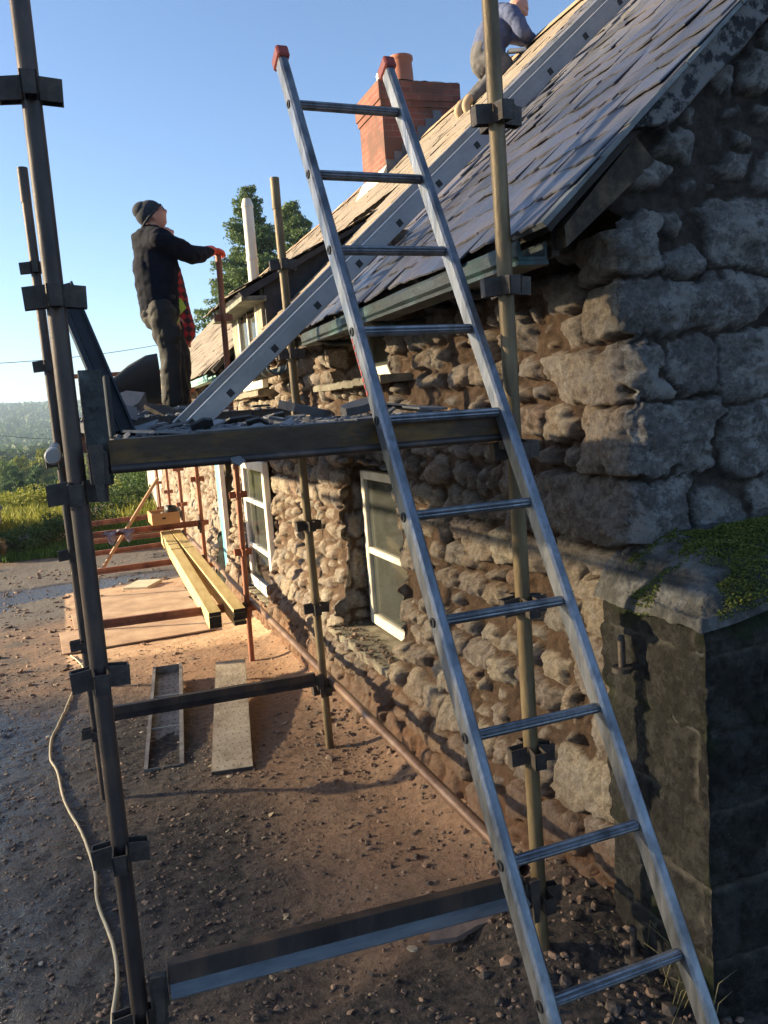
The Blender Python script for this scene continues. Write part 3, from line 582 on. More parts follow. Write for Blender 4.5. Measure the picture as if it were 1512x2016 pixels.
near = ss(30, 10, np.hypot(Xg, Yg))
rough = fbm(Xg*1.3, Yg*1.3, 40, 4)-0.5
mud = ss(0.95, 0.35, Xg)                                              # stony wet yard to the left, trodden dirt towards the wall
mud = np.clip(mud+(fbm(Xg*0.9, Yg*0.9, 41, 3)-0.5)*1.1, 0, 1)*ss(5.2, 3.6, Yg+0.25*Xg)+ss(-0.4, -1.2, Xg)*0.8*ss(7.2, 6.2, Yg); mud = np.clip(mud, 0, 1); mud = np.maximum(mud, ss(0.35, -0.1, Yg+0.6*(fbm(Xg*2, Yg*2, 43, 3)-0.5)-0.3*np.clip(Xg-0.6, 0, 1)))*ss(30, 20, np.hypot(Xg, Yg))
fine = (fbm(Xg*14, Yg*14, 42, 4)-0.5)
Zg = Zg+near*(0.05*rough+(0.010+0.014*mud)*fine+0.010*mud*(np.abs(fbm(Xg*30, Yg*30, 47, 3)-0.5)*2))
# earth banked against the wall and rubble mound at the near standard
wx = 1.66+0.026*Yg
Zg = Zg+0.10*np.exp(-((Xg-wx)/0.22)**2)*ss(-0.3, 0.2, Yg)*ss(18, 16, Yg)+0.07*np.exp(-((Xg-1.35)/0.25)**2-((Yg-0.1)/0.35)**2)
dirt = np.clip(ss(0.1, 1.5, Xg+0.12*Yg)*(1-0.75*mud)+0.3*fbm(Xg*2, Yg*2, 44, 3)*(1-mud), 0, 1)*ss(13, 10.5, Yg)
slabm = ss(5.7, 5.9, Yg+0.12*Xg+0.1*(fbm(Xg*3, Yg*3, 45, 3)-0.5))*ss(10.9, 10.6, Yg)*ss(-0.22, -0.18, Xg)
road = ss(8.0, 8.8, Yg)*ss(15.4, 14.6, Yg+0.15*Xg)*(1-slabm)
wet = np.clip(mud*ss(0.35, -0.7, Xg+0.5*(fbm(Xg*1.2, Yg*1.2, 48, 3)-0.5)*2)*ss(6, 4, Yg)+road*ss(0.52, 0.60, fbm(Xg*0.35, Yg*1.3, 49, 3)), 0, 1)
grass = ss(15.2, 15.9, Yg+0.15*Xg+(fbm(Xg*1.1, Yg*1.1, 46, 3)-0.5)*1.2)
D_ = np.hypot(Xg, Yg); field = ss(0.56, 0.60, vn(Xg/190, Yg/150, 12))*ss(300, 400, D_)*ss(1200, 800, D_)
Zg = Zg-0.02*road*(wet > 0.5)
terr = npmesh('ground', np.stack([Xg, Yg, Zg], -1).reshape(-1, 3), grid_faces(len(xa), len(ya)), None, None, True, {'mud': mud, 'dirt': dirt, 'wet': wet, 'grass': grass, 'slab': slabm, 'field': field, 'road': road})
tag(terr, kind='structure')
gmat = bpy.data.materials.new('yard_ground'); gmat.use_nodes = True; N = gmat.node_tree.nodes; L = gmat.node_tree.links; pb = N['Principled BSDF']; tc = N.new('ShaderNodeTexCoord')
def nz_(sc, det=8, rg=0.65):
    n = N.new('ShaderNodeTexNoise'); n.inputs['Scale'].default_value = sc; n.inputs['Detail'].default_value = det; n.inputs['Roughness'].default_value = rg; L.new(tc.outputs['Object'], n.inputs[0]); return n.outputs['Fac']
def rg_(x, a, c, lo=0.0, hi=1.0):
    r = N.new('ShaderNodeMapRange'); r.inputs[1].default_value = a; r.inputs[2].default_value = c; r.inputs[3].default_value = lo; r.inputs[4].default_value = hi; L.new(x, r.inputs[0]); return r.outputs[0]
def at_(n): a = N.new('ShaderNodeAttribute'); a.attribute_name = n; return a.outputs['Fac']
def mx_(f, A, B):
    x = N.new('ShaderNodeMix'); x.data_type = 'RGBA'
    if isinstance(f, float): x.inputs[0].default_value = f
    else: L.new(f, x.inputs[0])
    for s_, v in ((6, A), (7, B)):
        if isinstance(v, tuple): x.inputs[s_].default_value = (*v, 1)
        else: L.new(v, x.inputs[s_])
    return x.outputs[2]
def rr_wet():
    q = N.new('ShaderNodeMath'); q.operation = 'MULTIPLY'; q.inputs[1].default_value = 0.6; L.new(at_('wet'), q.inputs[0]); return q.outputs[0]
n_a = nz_(3.2); n_b = nz_(26, 10, 0.7); n_c = nz_(80, 6)
yard = mx_(rg_(n_a, 0.4, 0.62), mx_(rg_(n_b, 0.4, 0.6), (0.035, 0.03, 0.027), (0.095, 0.078, 0.062)), mx_(rg_(n_b, 0.4, 0.6), (0.14, 0.08, 0.048), (0.24, 0.145, 0.085)))
dirt_c = mx_(rg_(n_a, 0.36, 0.64), mx_(rg_(n_b, 0.35, 0.65), (0.22, 0.12, 0.068), (0.36, 0.215, 0.125)), mx_(rg_(n_b, 0.35, 0.65), (0.19, 0.115, 0.07), (0.31, 0.20, 0.125)))
c = mx_(at_('dirt'), yard, dirt_c)
c = mx_(at_('mud'), c, mx_(rg_(n_b, 0.42, 0.6), (0.014, 0.012, 0.011), (0.075, 0.055, 0.043)))
c = mx_(at_('road'), c, mx_(rg_(n_b, 0.4, 0.6), (0.07, 0.06, 0.052), (0.14, 0.12, 0.10)))
c = mx_(at_('slab'), c, mx_(rg_(n_a, 0.35, 0.6), (0.42, 0.25, 0.14), (0.54, 0.36, 0.22)))
gr = mx_(rg_(nz_(0.6), 0.35, 0.65), mx_(rg_(n_b, 0.3, 0.7), (0.03, 0.06, 0.012), (0.10, 0.16, 0.03)), mx_(rg_(n_b, 0.3, 0.7), (0.07, 0.07, 0.02), (0.13, 0.18, 0.04)))
c = mx_(rr_wet(), c, (0.03, 0.028, 0.028)); c = mx_(at_('grass'), c, gr); c = mx_(at_('field'), c, (0.10, 0.22, 0.05)); L.new(c, pb.inputs['Base Color'])
rr = N.new('ShaderNodeMath'); rr.operation = 'MULTIPLY'; L.new(at_('wet'), rr.inputs[0]); L.new(rg_(n_b, 0.66, 0.46), rr.inputs[1])
L.new(rg_(rr.outputs[0], 0, 1, 0.85, 0.12), pb.inputs['Roughness']); pb.inputs['Specular IOR Level'].default_value = 0.45
hh = N.new('ShaderNodeMath'); hh.operation = 'MULTIPLY_ADD'; L.new(n_c, hh.inputs[0]); hh.inputs[1].default_value = 0.35; L.new(n_b, hh.inputs[2])
bp = N.new('ShaderNodeBump'); bp.inputs['Strength'].default_value = 0.8; bp.inputs['Distance'].default_value = 0.02; L.new(hh.outputs[0], bp.inputs['Height']); L.new(bp.outputs[0], pb.inputs['Normal'])
terr.data.materials.append(gmat)
from mathutils.bvhtree import BVHTree
_bv = BVHTree.FromPolygons([tuple(v.co) for v in terr.data.vertices], [tuple(p.vertices) for p in terr.data.polygons])
def gnd(x, y):
    h_ = _bv.ray_cast(Vector((x, y, 300)), Vector((0, 0, -1)), 800); return h_[0].z if h_[0] else float(gz(x, y))
# ------------------------------------------------------------------ stones and chips on the ground
def pebbles(name, n, area, size, m, seed, flat=0.5, dens=None, zoff=0.0, zfun=None, kind='stuff'):
    r_ = np.random.default_rng(seed); V = []; Fc = []; T = []
    ico = [(-0.53, 0, .85), (.53, 0, .85), (-.53, 0, -.85), (.53, 0, -.85), (0, .85, .53), (0, .85, -.53), (0, -.85, .53), (0, -.85, -.53), (.85, .53, 0), (-.85, .53, 0), (.85, -.53, 0), (-.85, -.53, 0)]
    fi = [(0,4,1),(0,9,4),(9,5,4),(4,5,8),(4,8,1),(8,10,1),(8,3,10),(5,3,8),(5,2,3),(2,7,3),(7,10,3),(7,6,10),(7,11,6),(11,0,6),(0,1,6),(6,1,10),(9,0,11),(9,11,2),(9,2,5),(7,2,11)]
    ico = np.array(ico); fi = np.array(fi); k = 0
    while k < n:
        x = r_.uniform(area[0], area[1]); y = r_.uniform(area[2], area[3])
        if dens is not None and r_.random() > dens(x, y): continue
        s = size[0]*(size[1]/size[0])**(r_.random()**2.2); P = ico*(1+r_.uniform(-0.35, 0.35, (12, 1)))*s*np.array([1, r_.uniform(0.5, 1), flat*r_.uniform(0.5, 1.2)])
        a = r_.uniform(0, 6.3); t = r_.normal(0, 0.25); R = np.array([[math.cos(a), -math.sin(a), 0], [math.sin(a), math.cos(a), 0], [0, 0, 1]]) @ np.array([[1, 0, 0], [0, math.cos(t), -math.sin(t)], [0, math.sin(t), math.cos(t)]])
        z = (zfun or gnd)(x, y)+zoff+s*flat*0.25
        V.append(P @ R.T+np.array([x, y, z])); Fc.append(fi+12*k); T.append(np.full(12, r_.random())); k += 1
    o = npmesh(name, np.concatenate(V), np.concatenate(Fc), m, None, False, {'tint': np.concatenate(T)}); tag(o, kind=kind); return o
chip_m = mat('stone_chips', ((0, (0.05, 0.036, 0.028)), (0.35, (0.11, 0.08, 0.06)), (0.6, (0.19, 0.125, 0.085)), (0.85, (0.25, 0.155, 0.10)), (1, (0.38, 0.30, 0.2))), 12, 0.8, bump=0.4, bscale=90, attr='tint', attr_amt=0.8)
pebbles('gravel', 17000, (-2.3, 1.75, -0.9, 6.0), (0.0035, 0.016), chip_m, 3, 0.5, lambda x, y: (0.75 if x < 0.9 else 0.35)*(1 if y < 3 else 0.55))
pebbles('stone_rubble', 700, (1.05, 1.75, -0.6, 3.6), (0.007, 0.030), chip_m, 4, 0.7, lambda x, y: math.exp(-((x-1.3-0.1*y)/0.35)**2)*(1 if y < 0.6 else 0.6 if 2 < y < 3.4 else 0.25))
pebbles('stone_rubble', 700, (-1.5, 1.3, 5.0, 14.0), (0.012, 0.05), chip_m, 5, 0.5, lambda x, y: 0.8 if x < -0.1 or y > 10.5 else 0.15)
chip2 = mat('pale_wood_chips', ((0, (0.28, 0.20, 0.12)), (0.5, (0.42, 0.33, 0.2)), (1, (0.50, 0.44, 0.32))), 12, 0.8, attr='tint', attr_amt=0.9)
pebbles('window_sill_debris', 170, (1.60, 1.80, 2.22, 3.38), (0.006, 0.026), chip_m, 61, 0.5, zfun=lambda x, y: 0.118)
pebbles('pale_chippings', 130, (-2.0, 1.3, -0.7, 4.5), (0.008, 0.030), chip2, 8, 0.22)
# ------------------------------------------------------------------ scaffold
dark_galv = mat('dark_galvanised', ((0, (0.032, 0.026, 0.024)), (0.55, (0.07, 0.056, 0.05)), (1, (0.15, 0.10, 0.07))), 9, 0.5, 0.45, bump=0.15, bscale=60, stretch=(1, 1, 0.35))
worn = mat('worn_yellow_tube', ((0, (0.06, 0.04, 0.02)), (0.45, (0.15, 0.105, 0.05)), (0.75, (0.23, 0.17, 0.09)), (1, (0.09, 0.045, 0.025))), 8, 0.55, 0.25, bump=0.25, bscale=70, stretch=(1, 1, 0.3))
rust = mat('red_oxide', ((0, (0.13, 0.045, 0.025)), (0.5, (0.28, 0.10, 0.05)), (1, (0.40, 0.17, 0.09))), 8, 0.6, 0.15, bump=0.2, bscale=60, stretch=(1, 1, 0.4))
browned = mat('brown_tube', ((0, (0.10, 0.05, 0.03)), (0.5, (0.21, 0.125, 0.08)), (1, (0.30, 0.20, 0.14))), 6, 0.45, 0.35, bump=0.2, bscale=60)
press_m = mat('press_steel', ((0, (0.03, 0.026, 0.024)), (0.6, (0.075, 0.06, 0.05)), (1, (0.14, 0.10, 0.07))), 14, 0.6, 0.3, bump=0.3, bscale=70)
platf = mat('yellow_brown_beam', ((0, (0.025, 0.015, 0.010)), (0.45, (0.06, 0.034, 0.015)), (0.7, (0.16, 0.085, 0.018)), (1, (0.05, 0.033, 0.024))), 6, 0.55, 0.2, bump=0.25, bscale=50, stretch=(0.5, 1, 1))
beam_pale = mat('pale_lit_galvanised', ((0, (0.12, 0.13, 0.135)), (0.5, (0.25, 0.27, 0.28)), (1, (0.36, 0.38, 0.38))), 12, 0.4, 0.5, bump=0.2, bscale=60, stretch=(0.3, 1, 1))
scaf = empty('scaffold', (0, 0, -0.3)); tag(scaf, 'tall tube scaffold with rusty standards and cross beams along the cottage front', 'scaffold')
SI = Matrix.Translation((0, 0, 0.3))
def sb(mb, name, m, par=None, smooth=False, auto=None):
    o = mb.build(name, m, par or scaf, smooth, auto=auto)
    if par is None or par is scaf: o.location = (0, 0, 0.3)
    return o
BAY = 2.444
ROWS = [(0, 0, 0.0, -0.33, 3.02, 0.0, dark_galv), (1.287, 0, 0.0, -0.24, 3.30, 0.0, worn), (-0.02, 2.444, 0, -0.42, 2.97, -0.010, dark_galv), (1.282, 2.444, 0, -0.40, 2.95, -0.012, worn),
        (0.02, 4.888, 0, -0.48, 2.35, 0, rust), (1.33, 4.888, 0, -0.48, 2.99, 0.012, rust), (0.05, 7.332, 0, -0.6, 2.35, 0, rust), (1.365, 7.332, 0, -0.6, 2.75, 0, rust),
        (0.12, 9.776, 0, -0.7, 2.0, 0, rust), (1.47, 9.776, 0, -0.7, 2.0, 0, rust), (0.22, 12.22, 0, -0.8, 2.0, 0, rust), (1.575, 12.22, 0, -0.8, 2.0, 0, rust), (1.66, 14.66, 0, -0.85, 2.0, 0, rust)]
def press_mesh():
    b = MB()
    for k in range(4):
        M = Matrix.Rotation(PI/2*k, 4, 'Z')
        r0_, r1_, hw, h0, h1, t = 0.021, 0.074, 0.019, -0.027, 0.027, 0.005
        b.prism([M @ Vector((r1_, -hw, h0)), M @ Vector((r1_, hw, h0)), M @ Vector((r1_+0.002, hw+0.001, h1)), M @ Vector((r1_+0.002, -hw-0.001, h1))], M.to_3x3() @ Vector((-t, 0, 0)))
        for sgn in (-1, 1):
            b.prism([M @ Vector((r0_, sgn*hw, h0+0.004)), M @ Vector((r1_, sgn*hw, h0)), M @ Vector((r1_+0.002, sgn*(hw+0.001), h1)), M @ Vector((r0_, sgn*hw, h1+0.006))], M.to_3x3() @ Vector((0, -sgn*t*0.8, 0)))
    return b
pm0 = None
for (x, y, _, z0, z1, lean, m) in ROWS:
    b = MB(); zz = [z0, 0, 0.5, 1.0, 1.5, 2.0, z1]; P = [(x+lean*z, y, z) for z in zz]
    b.tube(P, 0.0242, 20); st = sb(b, 'standard', m, None, True, 40)
    k = 0
    while k*0.495 < z1-0.05:
        if k*0.495 > z0+0.1:
            if pm0 is None: pm0 = press_mesh().build('v_pressing', press_m, st); pr = pm0
            else: pr = pm0.copy(); COL.objects.link(pr); pr.parent = st
            pr.location = (x+lean*k*0.495, y, k*0.495)
            if m is rust:
                pr.data = pr.data if 'rp' not in globals() else rp
                if 'rp' not in globals(): rp = pm0.data.copy(); rp.materials.clear(); rp.materials.append(rust); pr.data = rp
            pr.rotation_euler = (0, 0, random.uniform(-0.12, 0.12))
        k += 1
    if z1 > 2.9 and z1 < 3:
        b = MB(); b.tube([(x+lean*z1, y, z1-0.17), (x+lean*z1, y, z1-0.002)], 0.0262, 16); sb(b, 'spigot_sleeve', m, st, True, 40)
b = MB(); b.tube([(0.055, -0.01, 2.72), (0.055, -0.01, 2.76)], 0.022, 14); b.beam((0, 0, 2.735), (0.055, -0.01, 2.735), 0.03, 0.035); sb(b, 'coupler', press_m)
def transom(p, q, m, m2=None, hh=0.062, style='L'):
    p = Vector(p); q = Vector(q); b = MB(); d = (q-p).normalized()
    b.beam(p, q, 0.007, hh, bev=0.001); b.beam(p+Vector((0, 0.03, 0.0)), q+Vector((0, 0.03, 0)), 0.006, hh*0.92)
    b.beam(p+Vector((0, 0.015, hh/2)), q+Vector((0, 0.015, hh/2)), 0.034, 0.006)
    t = sb(b, 'transom', m)
    b = MB()
    if style == 'L': b.beam(p+Vector((0, -0.022, -hh/2+0.004)), q+Vector((0, -0.022, -hh/2+0.004)), 0.042, 0.006, (0, -0.45, 1))
    else: b.tube([p+Vector((0, -0.006, -hh/2)), q+Vector((0, -0.006, -hh/2))], 0.0115, 12)
    sb(b, 'flange', m2 or m, t, True, 40); t2 = b
    for e, s in ((p, -1), (q, 1)):
        b = MB(); c = e+d*s*0.03; b.box((c.x-0.025, c.y-0.012, c.z-0.075), (c.x+0.025, c.y+0.022, c.z+0.012), None, 0.003)
        b.prism([(c.x-0.012, c.y-0.03, c.z-0.115), (c.x+0.006, c.y-0.03, c.z-0.115), (c.x+0.016, c.y-0.03, c.z+0.03), (c.x-0.02, c.y-0.03, c.z+0.03)], (0, 0.008, 0))
        sb(b, 'end_wedge', press_m, t)
    return t
transom((0.085, -0.03, 0.115), (1.215, -0.03, 0.066), dark_galv, beam_pale, 0.068)  # flange paler than its web: light on its upward face put into the colour
transom((0.085, -0.04, 1.577), (1.215, -0.04, 1.567), platf, dark_galv, 0.072, 'T')
transom((0.07, 2.41, 0.105), (1.225, 2.41, 0.083), dark_galv, dark_galv, 0.055)
transom((0.06, 4.86, 0.062), (1.27, 4.86, 0.04), rust, rust, 0.052)
for (x0, y, z0, x1, z1) in ((0.10, 7.33, 0.096, 1.31, 0.106), (0.10, 7.33, 0.500, 1.31, 0.500), (0.17, 9.776, -0.045, 1.42, -0.03), (0.17, 9.776, 0.365, 1.42, 0.385), (0.17, 9.776, 0.122, 1.42, 0.112)):
    transom((x0, y, z0), (x1, y, z1), rust, rust, 0.05)
for (y, xo, xi) in ((2.444, 0.03, 1.20), (4.888, 0.06, 1.28), (7.332, 0.1, 1.3)): transom((xo, y-0.03, 1.555), (xi, y-0.03, 1.555), rust, rust, 0.05)
# ground rail, ledgers, braces
b = MB(); b.pipe((1.283, 0.09, 0.045), (1.327, 2.35, 0.045), 0.0245, 0.020); b.pipe((1.327, 2.35, 0.045), (1.395, 5.6, 0.05), 0.0243, 0.020); b.pipe((1.395, 5.6, 0.05), (1.5, 9.8, 0.05), 0.0243, 0.020); sb(b, 'ground_ledger', browned, None, True, 40)
b = MB(); b.pipe((-0.055, 0.50, 1.572), (-0.05, 4.8, 1.56), 0.0242, 0.019); lg = sb(b, 'side_ledger', dark_galv, None, True, 40)
b = MB(); b.tube([(-0.0552, 0.486, 1.572), (-0.0552, 0.492, 1.572), (-0.055, 0.72, 1.572)], [0.021, 0.0254, 0.0254], 20); sb(b, 'painted_end', mat('white_band', ((0, (0.3, 0.28, 0.26)), (1, (0.5, 0.48, 0.45))), 9, 0.5), lg, True, 40)
b = MB(); b.tube([(0.05, 7.33, 2.2), (1.36, 7.33, 2.2)], 0.0242, 12); sb(b, 'guard_rail', rust, None, True, 40)
b = MB(); b.tube([(0.52, 9.7, 0.02), (1.18, 9.72, 0.90)], 0.024, 12); b.tube([(0.28, 9.7, -0.32), (0.52, 9.7, 0.02)], 0.024, 12); sb(b, 'diagonal_brace', mat('orange_tube', ((0, (0.33, 0.15, 0.06)), (1, (0.50, 0.27, 0.12))), 6, 0.55), None, True, 40)
# platform battens: each lifts off
deckm = mat('dusty_steel_batten', ((0, (0.06, 0.06, 0.06)), (0.5, (0.15, 0.145, 0.14)), (1, (0.26, 0.25, 0.235))), 14, 0.8, 0.15, bump=0.5, bscale=60)
def batten(name, x0, x1, y0, y1, zt, lab, grp='steel battens decking the scaffold', th=0.058, up_=False, m=deckm):
    t = empty(name, ((x0+x1)/2, (y0+y1)/2, zt-th)); tag(t, lab, 'scaffold board', grp)
    w2 = (x1-x0)/2; l2 = (y1-y0)/2; b = MB()
    s = -1 if up_ else 1; zt_ = th if not up_ else 0.0
    b.box((-w2, -l2, zt_-0.003), (w2, l2, zt_+0.000)) if not up_ else b.box((-w2, -l2, 0), (w2, l2, 0.004))
    b.build('deck_plate', m, t)
    b = MB()
    for sx in (-1, 1):
        b.box((sx*w2-0.002, -l2, 0), (sx*w2+0.002, l2, th)); b.box((sx*(w2-0.012)-0.012, -l2, 0 if not up_ else th-0.003), (sx*(w2-0.012)+0.010, l2, 0.003 if not up_ else th))
    b.build('side_flange', m, t)
    for sy in (-1, 1): b = MB(); b.box((-w2, sy*l2-0.003, 0.002), (w2, sy*l2+0.003, th-0.002)); b.build('end_cap', m if up_ else MATS['press_steel'], t)
    if grp is None:
        b = MB(); n = 26
        for i in range(n):
            for j in range(5):
                x = -w2*0.78+j*w2*0.39+(0.01 if i % 2 else 0); y = -l2+0.05+(2*l2-0.1)*i/(n-1); z = (0.004 if up_ else th)
                b.tube([(x, y, z), (x, y, z+0.003)], [0.007, 0.0045], 6)
        b.build('anti_slip_studs', m if not up_ else MATS['press_steel'], t)
    return t
for k in range(5): batten('steel_batten', 0.105+k*0.222, 0.105+k*0.222+0.214, -0.02, 2.42, 1.617+0.003*(k % 2), 'dusty steel batten of the near platform bay, under slate dust and rubble')
for k in range(5): batten('steel_batten', 0.105+k*0.222, 0.105+k*0.222+0.214, 2.38, 4.86, 1.682+0.003*(k % 2), 'steel batten of the middle platform bay, under the two standing workers', 'steel battens under the workers')
for k in range(5): batten('steel_batten', 0.105+k*0.222, 0.105+k*0.222+0.214, 4.87, 7.33, 1.63+0.003*(k % 2), 'steel batten of the far platform bay, beyond the standing workers', 'steel battens beyond the workers')
buff = mat('buff_steel_board', ((0, (0.22, 0.17, 0.12)), (0.5, (0.40, 0.33, 0.24)), (1, (0.50, 0.43, 0.33))), 7, 0.65, 0.15, bump=0.3, bscale=60)
stained = mat('stained_channel', ((0, (0.10, 0.09, 0.08)), (0.5, (0.22, 0.20, 0.185)), (1, (0.33, 0.31, 0.28))), 9, 0.55, 0.35, bump=0.3, bscale=60)
t = batten('steel_board', -0.115, 0.115, -1.03, 1.03, 0.0, 'buff studded steel board lying flat on the dirt, nearest the wall', None, 0.06, False, buff); t.location = (0.865, 3.36, gnd(0.86, 3.3)+0.035); t.rotation_euler = (0.022, 0, -0.185)
t = batten('steel_board', -0.115, 0.115, -1.0, 1.0, 0.0, 'steel board lying upside down as an open channel, left of the flat one', None, 0.06, True, stained); t.location = (0.46, 3.68, gnd(0.46, 3.6)+0.015); t.rotation_euler = (0.024, 0, -0.13)
for yy in (-0.35, 0.28): b = MB(); b.box((-0.112, yy, 0.045), (0.112, yy+0.014, 0.051)); b.build('cross_strap', beam_pale, t)
# toe board plate and leaning channel at the outer corner
b = MB(); b.box((0.032, 0.01, 1.50), (0.092, 0.018, 1.80), None, 0.002)
for z in (1.60, 1.70, 1.75): b.tube([(0.062, 0.012, z), (0.062, 0.004, z)], 0.007, 8)
tp = b.build('toe_board_plate', mat('dirty_plate', ((0, (0.018, 0.018, 0.018)), (0.65, (0.045, 0.046, 0.043)), (1, (0.13, 0.15, 0.135))), 14, 0.6, 0.2, bump=0.5, bscale=50)); tag(tp, 'dark bolted steel plate standing up at the outer platform corner', 'steel plate')
b = MB(); b.box((0.10, 0.10, 1.62), (0.115, 2.38, 1.79), None, 0.003); tb = b.build('toe_board', mat('black_board', ((0, (0.02, 0.02, 0.022)), (1, (0.05, 0.048, 0.046))), 6, 0.6)); tag(tb, 'long black toe board along the outer edge of the platform', 'toe board')
b = MB(); p = Vector((0.152, 0.20, 1.625)); q = Vector((0.035, 0.36, 2.06))
b.beam(p, q, 0.034, 0.05, (0, -1, 0.1)); b.beam(p+Vector((-0.028, 0, 0)), q+Vector((-0.028, 0, 0)), 0.014, 0.07, (0, -1, 0.1)); b.beam(p+Vector((0.02, -0.012, 0)), q+Vector((0.02, -0.012, 0)), 0.006, 0.075, (0, -1, 0.1))
lc = b.build('leaning_channel', mat('slate_grey_channel', ((0, (0.018, 0.018, 0.02)), (1, (0.055, 0.057, 0.063))), 8, 0.45, 0.4)); tag(lc, 'dark steel channel leaning out against the outer scaffold standards', 'steel channel')
# foreground aluminium ladder
alu = mat('scuffed_aluminium', ((0, (0.07, 0.075, 0.085)), (0.4, (0.17, 0.18, 0.195)), (0.7, (0.25, 0.26, 0.28)), (1, (0.12, 0.12, 0.125))), 16, 0.34, 0.8, bump=0.2, bscale=80, rough2=0.55, stretch=(1, 1, 0.25))
alu2 = mat('bright_aluminium', ((0, (0.26, 0.27, 0.28)), (1, (0.40, 0.41, 0.42))), 5, 0.38, 0.75, rough2=0.5, bump=0.08, bscale=80)
blackp = mat('black_plastic', ((0, (0.012, 0.012, 0.013)), (1, (0.03, 0.03, 0.03))), 9, 0.5)
redcap = mat('red_plastic', ((0, (0.22, 0.035, 0.025)), (1, (0.34, 0.06, 0.04))), 9, 0.55)
blackp = mat('black_plastic', ((0, (0.012, 0.012, 0.013)), (1, (0.03, 0.03, 0.03))), 9, 0.5)
LD = Vector((0.0028, -0.1448, -0.2622)); LP4 = Vector((0.845, -0.070, 1.611)); LW = Vector((0.3575, 0.0107, -0.0035))
lad = empty('ladder', (1.03, -1.05, -0.27)); tag(lad, 'long aluminium ladder with red end caps leaning on the near end of the platform', 'ladder')
LI = Matrix.Translation(-lad.location)
dv = LD.normalized(); wv_ = LW.normalized(); nv = dv.cross(wv_).normalized()                       # nv points out of the ladder plane
def lb(mb, name, m, par=None, smooth=False, auto=None):
    o = mb.build(name, m, par or lad, smooth, auto=auto)
    if par is None: o.location = -lad.location
    return o
for sgn, base in ((-1, LP4-wv_*0.017), (1, LP4+LW+wv_*0.017)):
    a0 = base-LD*4.72; a1 = base+LD*6.45
    prof = [(-0.0165, -0.021), (-0.010, -0.028), (0.010, -0.028), (0.0165, -0.021), (0.0165, 0.021), (0.010, 0.028), (-0.010, 0.028), (-0.0165, 0.021)]
    b = MB(); vs = [a0+wv_*px_+nv*py_ for px_, py_ in prof]+[a1+wv_*px_+nv*py_ for px_, py_ in prof]; n = 8
    b.add(vs, [(k, (k+1) % n, (k+1) % n+n, k+n) for k in range(n)]+[tuple(range(n))[::-1], tuple(range(n, 2*n))]); st = lb(b, 'stile', alu, None, True, 25)
    b = MB(); M = Matrix(((wv_.x, nv.x, dv.x, a0.x), (wv_.y, nv.y, dv.y, a0.y), (wv_.z, nv.z, dv.z, a0.z), (0, 0, 0, 1)))
    b.box((-0.022, -0.038, -0.016), (0.022, 0.038, 0.030), M, 0.006); lb(b, 'end_cap', redcap, st)
    for i in range(-4, 7):
        b = MB(); c = base+LD*i+wv_*sgn*0.0165
        b.pipe(c, c+wv_*sgn*0.004, 0.0135, 0.008, 14); b.tube([c, c+wv_*sgn*0.001], 0.008, 10)
        lb(b, 'rung_rivet', blackp, st)
for i in range(-4, 7):
    c = LP4+LD*i; b = MB(); n = 24; vs = []
    for e in (c, c+LW):
        for k in range(n):
            a = 2*PI*k/n; r_ = 0.0135+(0.0012 if k % 2 else -0.0006); vs.append(e+nv*r_*math.cos(a)*1.15+dv*r_*math.sin(a)*0.95)
    b.add(vs, [(k, (k+1) % n, (k+1) % n+n, k+n) for k in range(n)]); lb(b, 'rung', alu)
# red paint scuff on the left stile
b = MB()
for k in range(9):
    c = LP4-LD*(0.95-0.075*k)-wv_*0.0172-wv_*0.0172; b.prism([c-nv*0.018, c-nv*(0.006+0.006*random.random()), c+LD*0.05-nv*(0.007+0.006*random.random()), c+LD*0.052-nv*0.018], -wv_*0.0006)
lb(b, 'red_paint_mark', mat('red_paint', ((0, (0.42, 0.05, 0.04)), (1, (0.5, 0.12, 0.1))), 20, 0.7))
# ladder lying up the roof
RL = [Vector((0.731, 1.643, 1.769)), None]; ang = 0.701; yw = 0.022; rd = Vector((math.cos(ang)*math.cos(yw), math.cos(ang)*math.sin(yw), math.sin(ang)))*0.3
ru = rd.normalized(); rs = Vector((-math.sin(yw), math.cos(yw), 0)); rn = rs.cross(ru)*-1
if rn.z < 0: rn = -rn
foot = RL[0]-rd*0.80
rlad = empty('roof_ladder', foot); tag(rlad, 'aluminium box stile ladder lying up the slates from the platform to the ridge', 'ladder')
def rb(mb, name, m, par=None, smooth=False):
    o = mb.build(name, m, par or rlad, smooth)
    if par is None: o.location = -foot
    return o
NR = 15
for k, off in enumerate((0.0, 0.40)):
    M = Matrix(((ru.x, rs.x, rn.x, foot.x+rs.x*off), (ru.y, rs.y, rn.y, foot.y+rs.y*off), (ru.z, rs.z, rn.z, foot.z+rs.z*off), (0, 0, 0, 1))); Ls = 0.3*(NR+0.9)
    b = MB(); b.box((0, 0.0, -0.042), (Ls, 0.026, 0.042), M, 0.003); b.box((0.01, -0.003, 0.012), (Ls, 0.0005, 0.0165), M); b.box((0, -0.004, 0.036), (Ls, 0.030, 0.0445), M, 0.001); st = rb(b, 'stile', alu2)
    for i in range(NR):
        b = MB(); c = 0.24+0.3*i; s_ = 0.016
        for (u_, v_) in ((-s_, 0), (s_, 0), (0, -s_), (0, s_)): pass
        b.box((c-s_, -0.0015, -0.008-s_), (c+s_, 0.002, -0.008+s_), M, 0.004)
        rb(b, 'rung_hole_dark', blackp, st)  # black squares painted for the shade inside open rung holes
    b = MB(); b.box((-0.022, -0.004, -0.046), (0.03, 0.030, 0.040), M, 0.004); rb(b, 'rubber_foot', blackp, st)
